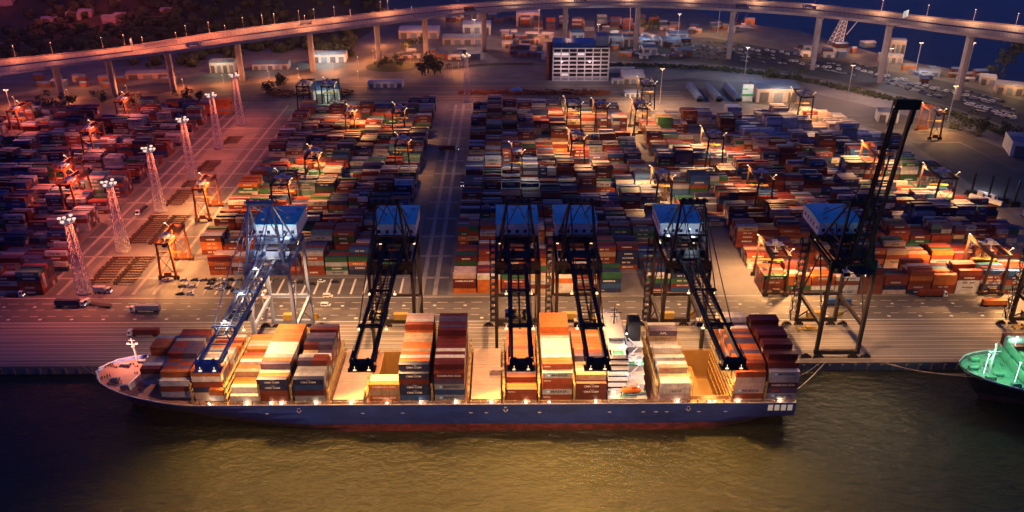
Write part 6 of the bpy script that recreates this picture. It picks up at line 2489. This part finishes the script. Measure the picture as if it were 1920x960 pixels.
# long dark tank sheds of the fenced lot, trailers, scrap
for k, px in enumerate((1305, 1340, 1376)):
    g = at(px, 182)
    t = thing('rail_shed', 'long low blue grey covered rail wagon line, %s from the left behind the white stacks' % ORD[k + 1], 'wagon', (g.x, g.y - 18, 0), 0.0, 'long covered lines behind the white stacks')
    b = MB()
    b.box(-3.2, 3.2, 0, 50, 1.0, 3.4)
    b.build('body', ROOFBL, t)
    b = MB()
    b.tube((0, 0, 3.2), (0, 50, 3.2), 3.1, 10)
    b.build('roof', ROOFBL, t)
for k, (px, py) in enumerate(((1833, 378), (1848, 372), (1860, 384))):
    g = at(px, py)
    t = thing('parked_trailer', 'white box trailer parked slanting in the dark lot, %s from the left' % ORD[k + 1], 'trailer', g, 2.2, 'white trailers in the dark lot')
    b = MB()
    b.box(-6, 6, -1.25, 1.25, 1.2, 3.9)
    b.build('box_body', WHITE, t)
    for wx in (-4.5, -3.2):
        for sy in (-1, 1):
            b = MB()
            b.tube((wx, sy * .8, .5), (wx, sy * 1.15, .5), .5, 8)
            b.build('wheel', RUBBER, t)
lamp('POINT', (*at(1850, 360).to_2d(), 9), 6000, COOL, .4)
# dark idle machines at the right
for k, (px, py, h) in enumerate(((1820, 366, 16), (1852, 374, 17), (1880, 380, 18), (1900, 386, 18))):
    g = at(px, py)
    t = thing('pile_rig', 'dark idle drilling rig in the unlit lot, %s from the left' % ORD[k + 1], 'rig', g, 0, 'dark idle rigs')
    b = MB()
    b.bar((0, 0, 1), (0, 0, h), .9)
    for z in range(2, h, 2):
        b.bar((-.8, .5, z), (.8, .5, z + 1.6), .2)
    b.build('rig_mast', BLACKM, t)
    b = MB()
    b.box(-3, 3, -2, 2, 1.0, 3.6)
    b.box(-3.4, 3.4, -2.6, -1.8, 0, 1.1)
    b.box(-3.4, 3.4, 1.8, 2.6, 0, 1.1)
    b.build('carriage', BLACKM, t)
# dirt mound with retaining edge
g = at(1775, 252)
b = MB()
n = 22
vs = [(g.x, g.y, 3.2)]
for i in range(n):
    a = 2 * math.pi * i / n
    k = rnd.uniform(.85, 1.15)
    vs.append((g.x + 26 * k * math.cos(a), g.y + 15 * k * math.sin(a), -.05))
for i in range(n):
    a = 2 * math.pi * i / n
    k = rnd.uniform(.45, .75)
    vs.append((g.x + 26 * k * math.cos(a), g.y + 15 * k * math.sin(a), rnd.uniform(1.6, 3.0)))
b.add(vs, [(1 + i, 1 + (i + 1) % n, 1 + n + (i + 1) % n, 1 + n + i) for i in range(n)] + [(1 + n + i, 1 + n + (i + 1) % n, 0) for i in range(n)])
tag(b.build('dirt_mound', M_DIRT), 'low dirt mound with yellow edge under the bright orange gantry crane', 'mound')
lamp('POINT', (g.x - 5, g.y + 6, 11), 16000, (1, .6, .2), .5)
# green mural wall beside the warehouse
g = at(1400, 190)
t = thing('mural_hoarding', 'tall pale hoarding with a green stripe left of the white warehouse', 'hoarding', g)
b = MB()
b.box(-5, 5, 0, 1.2, 0, 16)
b.build('panel', WHITE, t)
b = MB()
b.box(-6, 6, -.08, -.01, 5, 7)
b.box(-6, 0, -.08, -.01, 11, 12.2)
b.build('stripe', mat('mural_green', (0.05, .30, .10), .6), t)
lamp('POINT', (g.x, g.y - 9, 12), 3000, (.85, 1, .9), .5)
# flag poles and scrap heaps in front of the back road
for k in range(5):
    g = at(833 + k * 4, 147)
    b = MB()
    b.tube((0, 0, 0), (0, 0, 14), .16, 6, 0, .08)
    tag(b.build('flag_pole', GALV, None, g), 'bare flag pole, %s of five beside the lone mast' % ORD[k + 1], 'flag pole', 'flag poles')
sc = MB()
for i in range(260):
    g = at(rnd.uniform(860, 1140), rnd.uniform(172, 178))
    sc.cbox(g.x, g.y, 1.0 + rnd.random(), rnd.uniform(1, 5), rnd.uniform(1, 3), rnd.uniform(1.5, 3.5))
for i in range(120):
    g = at(rnd.uniform(500, 660), rnd.uniform(168, 176) if rnd.random() < .5 else rnd.uniform(174, 182))
    sc.cbox(g.x, g.y, .8, rnd.uniform(1, 4), rnd.uniform(1, 3), rnd.uniform(1, 2.4))
tag(sc.build('scrap_heap', RUST), 'ragged line of rusty gear and scrap behind the yard', 'scrap', None, 'stuff')
b = MB()
g = at(968, 174)
b.add([(g.x - 8, g.y - 3, 0), (g.x + 8, g.y - 3, 0), (g.x + 8, g.y + 5, 0), (g.x - 8, g.y + 5, 0), (g.x - 3, g.y, 5), (g.x + 2, g.y + 1, 6)], [(0, 1, 5, 4), (1, 2, 5), (2, 3, 4, 5), (3, 0, 4)])
tag(b.build('tarpaulin_heap', mat('tarp_blue', (.05, .25, .6), .6)), 'blue tarpaulin covered heap behind the yard', 'tarpaulin')
# fence along the viaduct verge
b = MB()
FP = smooth([g2(1035, 118), g2(1197, 121), g2(1340, 127), g2(1480, 144), g2(1620, 172), g2(1760, 204), g2(1880, 248)], 12)
for a, c in zip(FP[:-1], FP[1:]):
    b.bar((a.x, a.y, 2.0), (c.x, c.y, 2.0), .12)
    b.bar((a.x, a.y, 1.0), (c.x, c.y, 1.0), .12)
    b.bar((a.x, a.y, 0), (a.x, a.y, 2.2), .16)
tag(b.build('verge_fence', GALV), 'thin steel fence along the verge of the far car lot', 'fence')

# ------------------------------------------------------------------ trees
LEAF, LEAF2 = mat('leaf_dark', (0.030, 0.036, 0.014), 0.9, var=.5, scale=.6), mat('leaf_mid', (0.060, 0.066, 0.024), 0.9, var=.5, scale=.6)
BARK = mat('bark', (0.08, 0.055, 0.04), 0.9)


def crown(b, c, r, n, seed):
    rr = random.Random(seed)
    cl = [(Vector((rr.gauss(0, .42), rr.gauss(0, .42), rr.gauss(0, .3)))) for _ in range(9)]
    for i in range(n):
        k = rr.choice(cl)
        d = Vector((rr.gauss(0, 1), rr.gauss(0, 1), rr.gauss(0, 1))).normalized() * rr.uniform(.18, .42)
        p = Vector(c) + (k + d) * r
        s = r * rr.uniform(.07, .15)
        u = Vector((rr.gauss(0, 1), rr.gauss(0, 1), rr.gauss(0, .7))).normalized()
        w = u.orthogonal().normalized()
        b.add([p - u * s, p + w * s * .6, p + u * s, p - w * s * .6], [(0, 1, 2, 3)], 0 if rr.random() < .55 else 1)


def tree(px, py, r, h, label, seed):
    g = at(px, py)
    t = thing('tree', label, 'tree', (g.x, g.y, .2))
    b = MB()
    b.tube((0, 0, 0), (0, 0, h * .55), r * .09, 7, 0, r * .05)
    for i in range(4):
        a = i * 1.6 + seed
        b.tube((0, 0, h * .4), (math.cos(a) * r * .5, math.sin(a) * r * .5, h * .8), r * .04, 5, 0, r * .02)
    b.build('trunk', BARK, t)
    b = MB()
    crown(b, (0, 0, h), r, 320, seed)
    b.build('crown', [LEAF, LEAF2], t)


TT = [(712, 126, 6, 5, 'round bush at the left of the roundabout island'), (722, 121, 6, 6, 'dark bush at the back of the roundabout island'), (745, 119, 6, 6, 'dark bush behind the roundabout pier'), (752, 125, 5, 5, 'low bush at the right of the roundabout island'),
      (792, 141, 8, 8, 'bushy tree, leftmost of the clump right of the roundabout'), (803, 137, 10, 10, 'largest leafy tree of the clump right of the roundabout'), (815, 140, 9, 9, 'front tree of the clump right of the roundabout'), (826, 137, 8, 8, 'rightmost tree of the clump right of the roundabout'),
      (808, 130, 9, 9, 'back tree of the clump right of the roundabout'), (760, 96, 7, 7, 'tree behind the roundabout beside the road sign'), (770, 90, 7, 7, 'dark tree before the long pink factory hall'), (790, 88, 6, 7, 'dark tree at the right end of the pink factory hall'),
      (350, 190, 7, 6, 'dim bush behind the left yard near the second pier'), (375, 192, 7, 6, 'dim bush left of the fifth mast head'), (250, 196, 8, 6, 'dark bush at the back of the left yard'), (90, 205, 9, 7, 'dark tree between the leftmost piers and yard'),
      (130, 200, 8, 7, 'dark tree right of the leftmost piers'), (190, 192, 7, 6, 'small dark tree behind the far left crane'), (1210, 60, 10, 9, 'dark tree beside the pier behind the blue sheds'), (1225, 55, 9, 8, 'round tree in the amber lit yard behind the blue sheds'),
      (1440, 145, 8, 6, 'dark bush at the left foot of the double pier'), (1490, 150, 8, 6, 'dark bush at the right foot of the double pier'), (1795, 246, 9, 6, 'dark bush left of the last pier foot'), (1835, 250, 10, 7, 'dark spreading bush beside the last pier foot'),
      (1890, 262, 10, 8, 'dark bush right of the last pier foot'), (1880, 138, 13, 18, 'tall black tree on the right shore behind the last pier'), (1900, 120, 14, 22, 'tallest black tree on the right shore at the photo edge'), (1862, 148, 8, 8, 'small black tree on the right shore'),
      (520, 160, 10, 5, 'low bushes behind the farthest mast'), (500, 172, 9, 5, 'wide dark bush between the farthest mast and the black gantry pair')]
for i, q in enumerate(TT):
    tree(*q, i + 3)

# the wood on the hill: one mass
fb = MB()
rf_ = random.Random(5)
cnt = 0
while cnt < 5200:
    x, y = rf_.uniform(-1000, -100), rf_.uniform(890, 2100)
    hx = hill_h(x, y)
    inside = x < -150 - 0.06 * (y - 900) - 22 * math.sin(y * .02)
    if not inside or y < (885 if x < -335 else 940) + 10 * math.sin(x * .03) or (-300 < x < -175 and y < 985 - .25 * (x + 300)):
        continue
    dens = math.sin(x * .013 + 1) * math.cos(y * .011) + rf_.random()
    if dens < .05:
        continue
    r = rf_.uniform(3.2, 7.5)
    z = hx + r * .8
    fb.blob((x, y, z), r, cnt, rf_.choice((0, 0, 1)), .85)
    for k in range(3):
        a = rf_.uniform(0, 6.28)
        fb.blob((x + r * .6 * math.cos(a), y + r * .6 * math.sin(a), z + rf_.uniform(-.2, .5) * r), r * .55, cnt * 3 + k, rf_.choice((0, 1)), .9)
    cnt += 1
tag(fb.build('forest', [LEAF, LEAF2]), 'dark wood covering the hill in the upper left', 'wood', None, 'stuff')
# scrub on the verges
vb = MB()
for i in range(900):
    t = rf_.random()
    q = FP[min(len(FP) - 1, int(t * len(FP)))]
    r = rf_.uniform(.8, 2.4)
    vb.blob((q.x + rf_.uniform(-6, 6), q.y - rf_.uniform(2, 12), r * .5), r, i, rf_.choice((0, 1)), .8)
tag(vb.build('verge_scrub', [LEAF, LEAF2]), 'low scrub along the verge under the viaduct', 'scrub', None, 'stuff')

# unlit prototypes left over
for c, o in CPROTO.items():
    if c not in CUSED:
        for k in list(o.children):
            bpy.data.objects.remove(k)
        bpy.data.objects.remove(o)

# ------------------------------------------------------------------ haze over the harbour
hz = MB()
hz.box(-1900, 1500, -60, 2500, -8.5, 330)
hm = bpy.data.materials.new('haze_air')
hm.use_nodes = True
hn = hm.node_tree
hn.nodes.clear()
vo = hn.nodes.new('ShaderNodeVolumePrincipled')
vo.inputs['Color'].default_value = (0.80, 0.80, 0.82, 1)
vo.inputs['Density'].default_value = 0.00003
vo.inputs['Anisotropy'].default_value = 0.2
oo = hn.nodes.new('ShaderNodeOutputMaterial')
hn.links.new(vo.outputs[0], oo.inputs['Volume'])
tag(hz.build('haze', hm), 'thin night haze over the harbour', 'haze', None, 'stuff')
SC.cycles.volume_bounces = 0
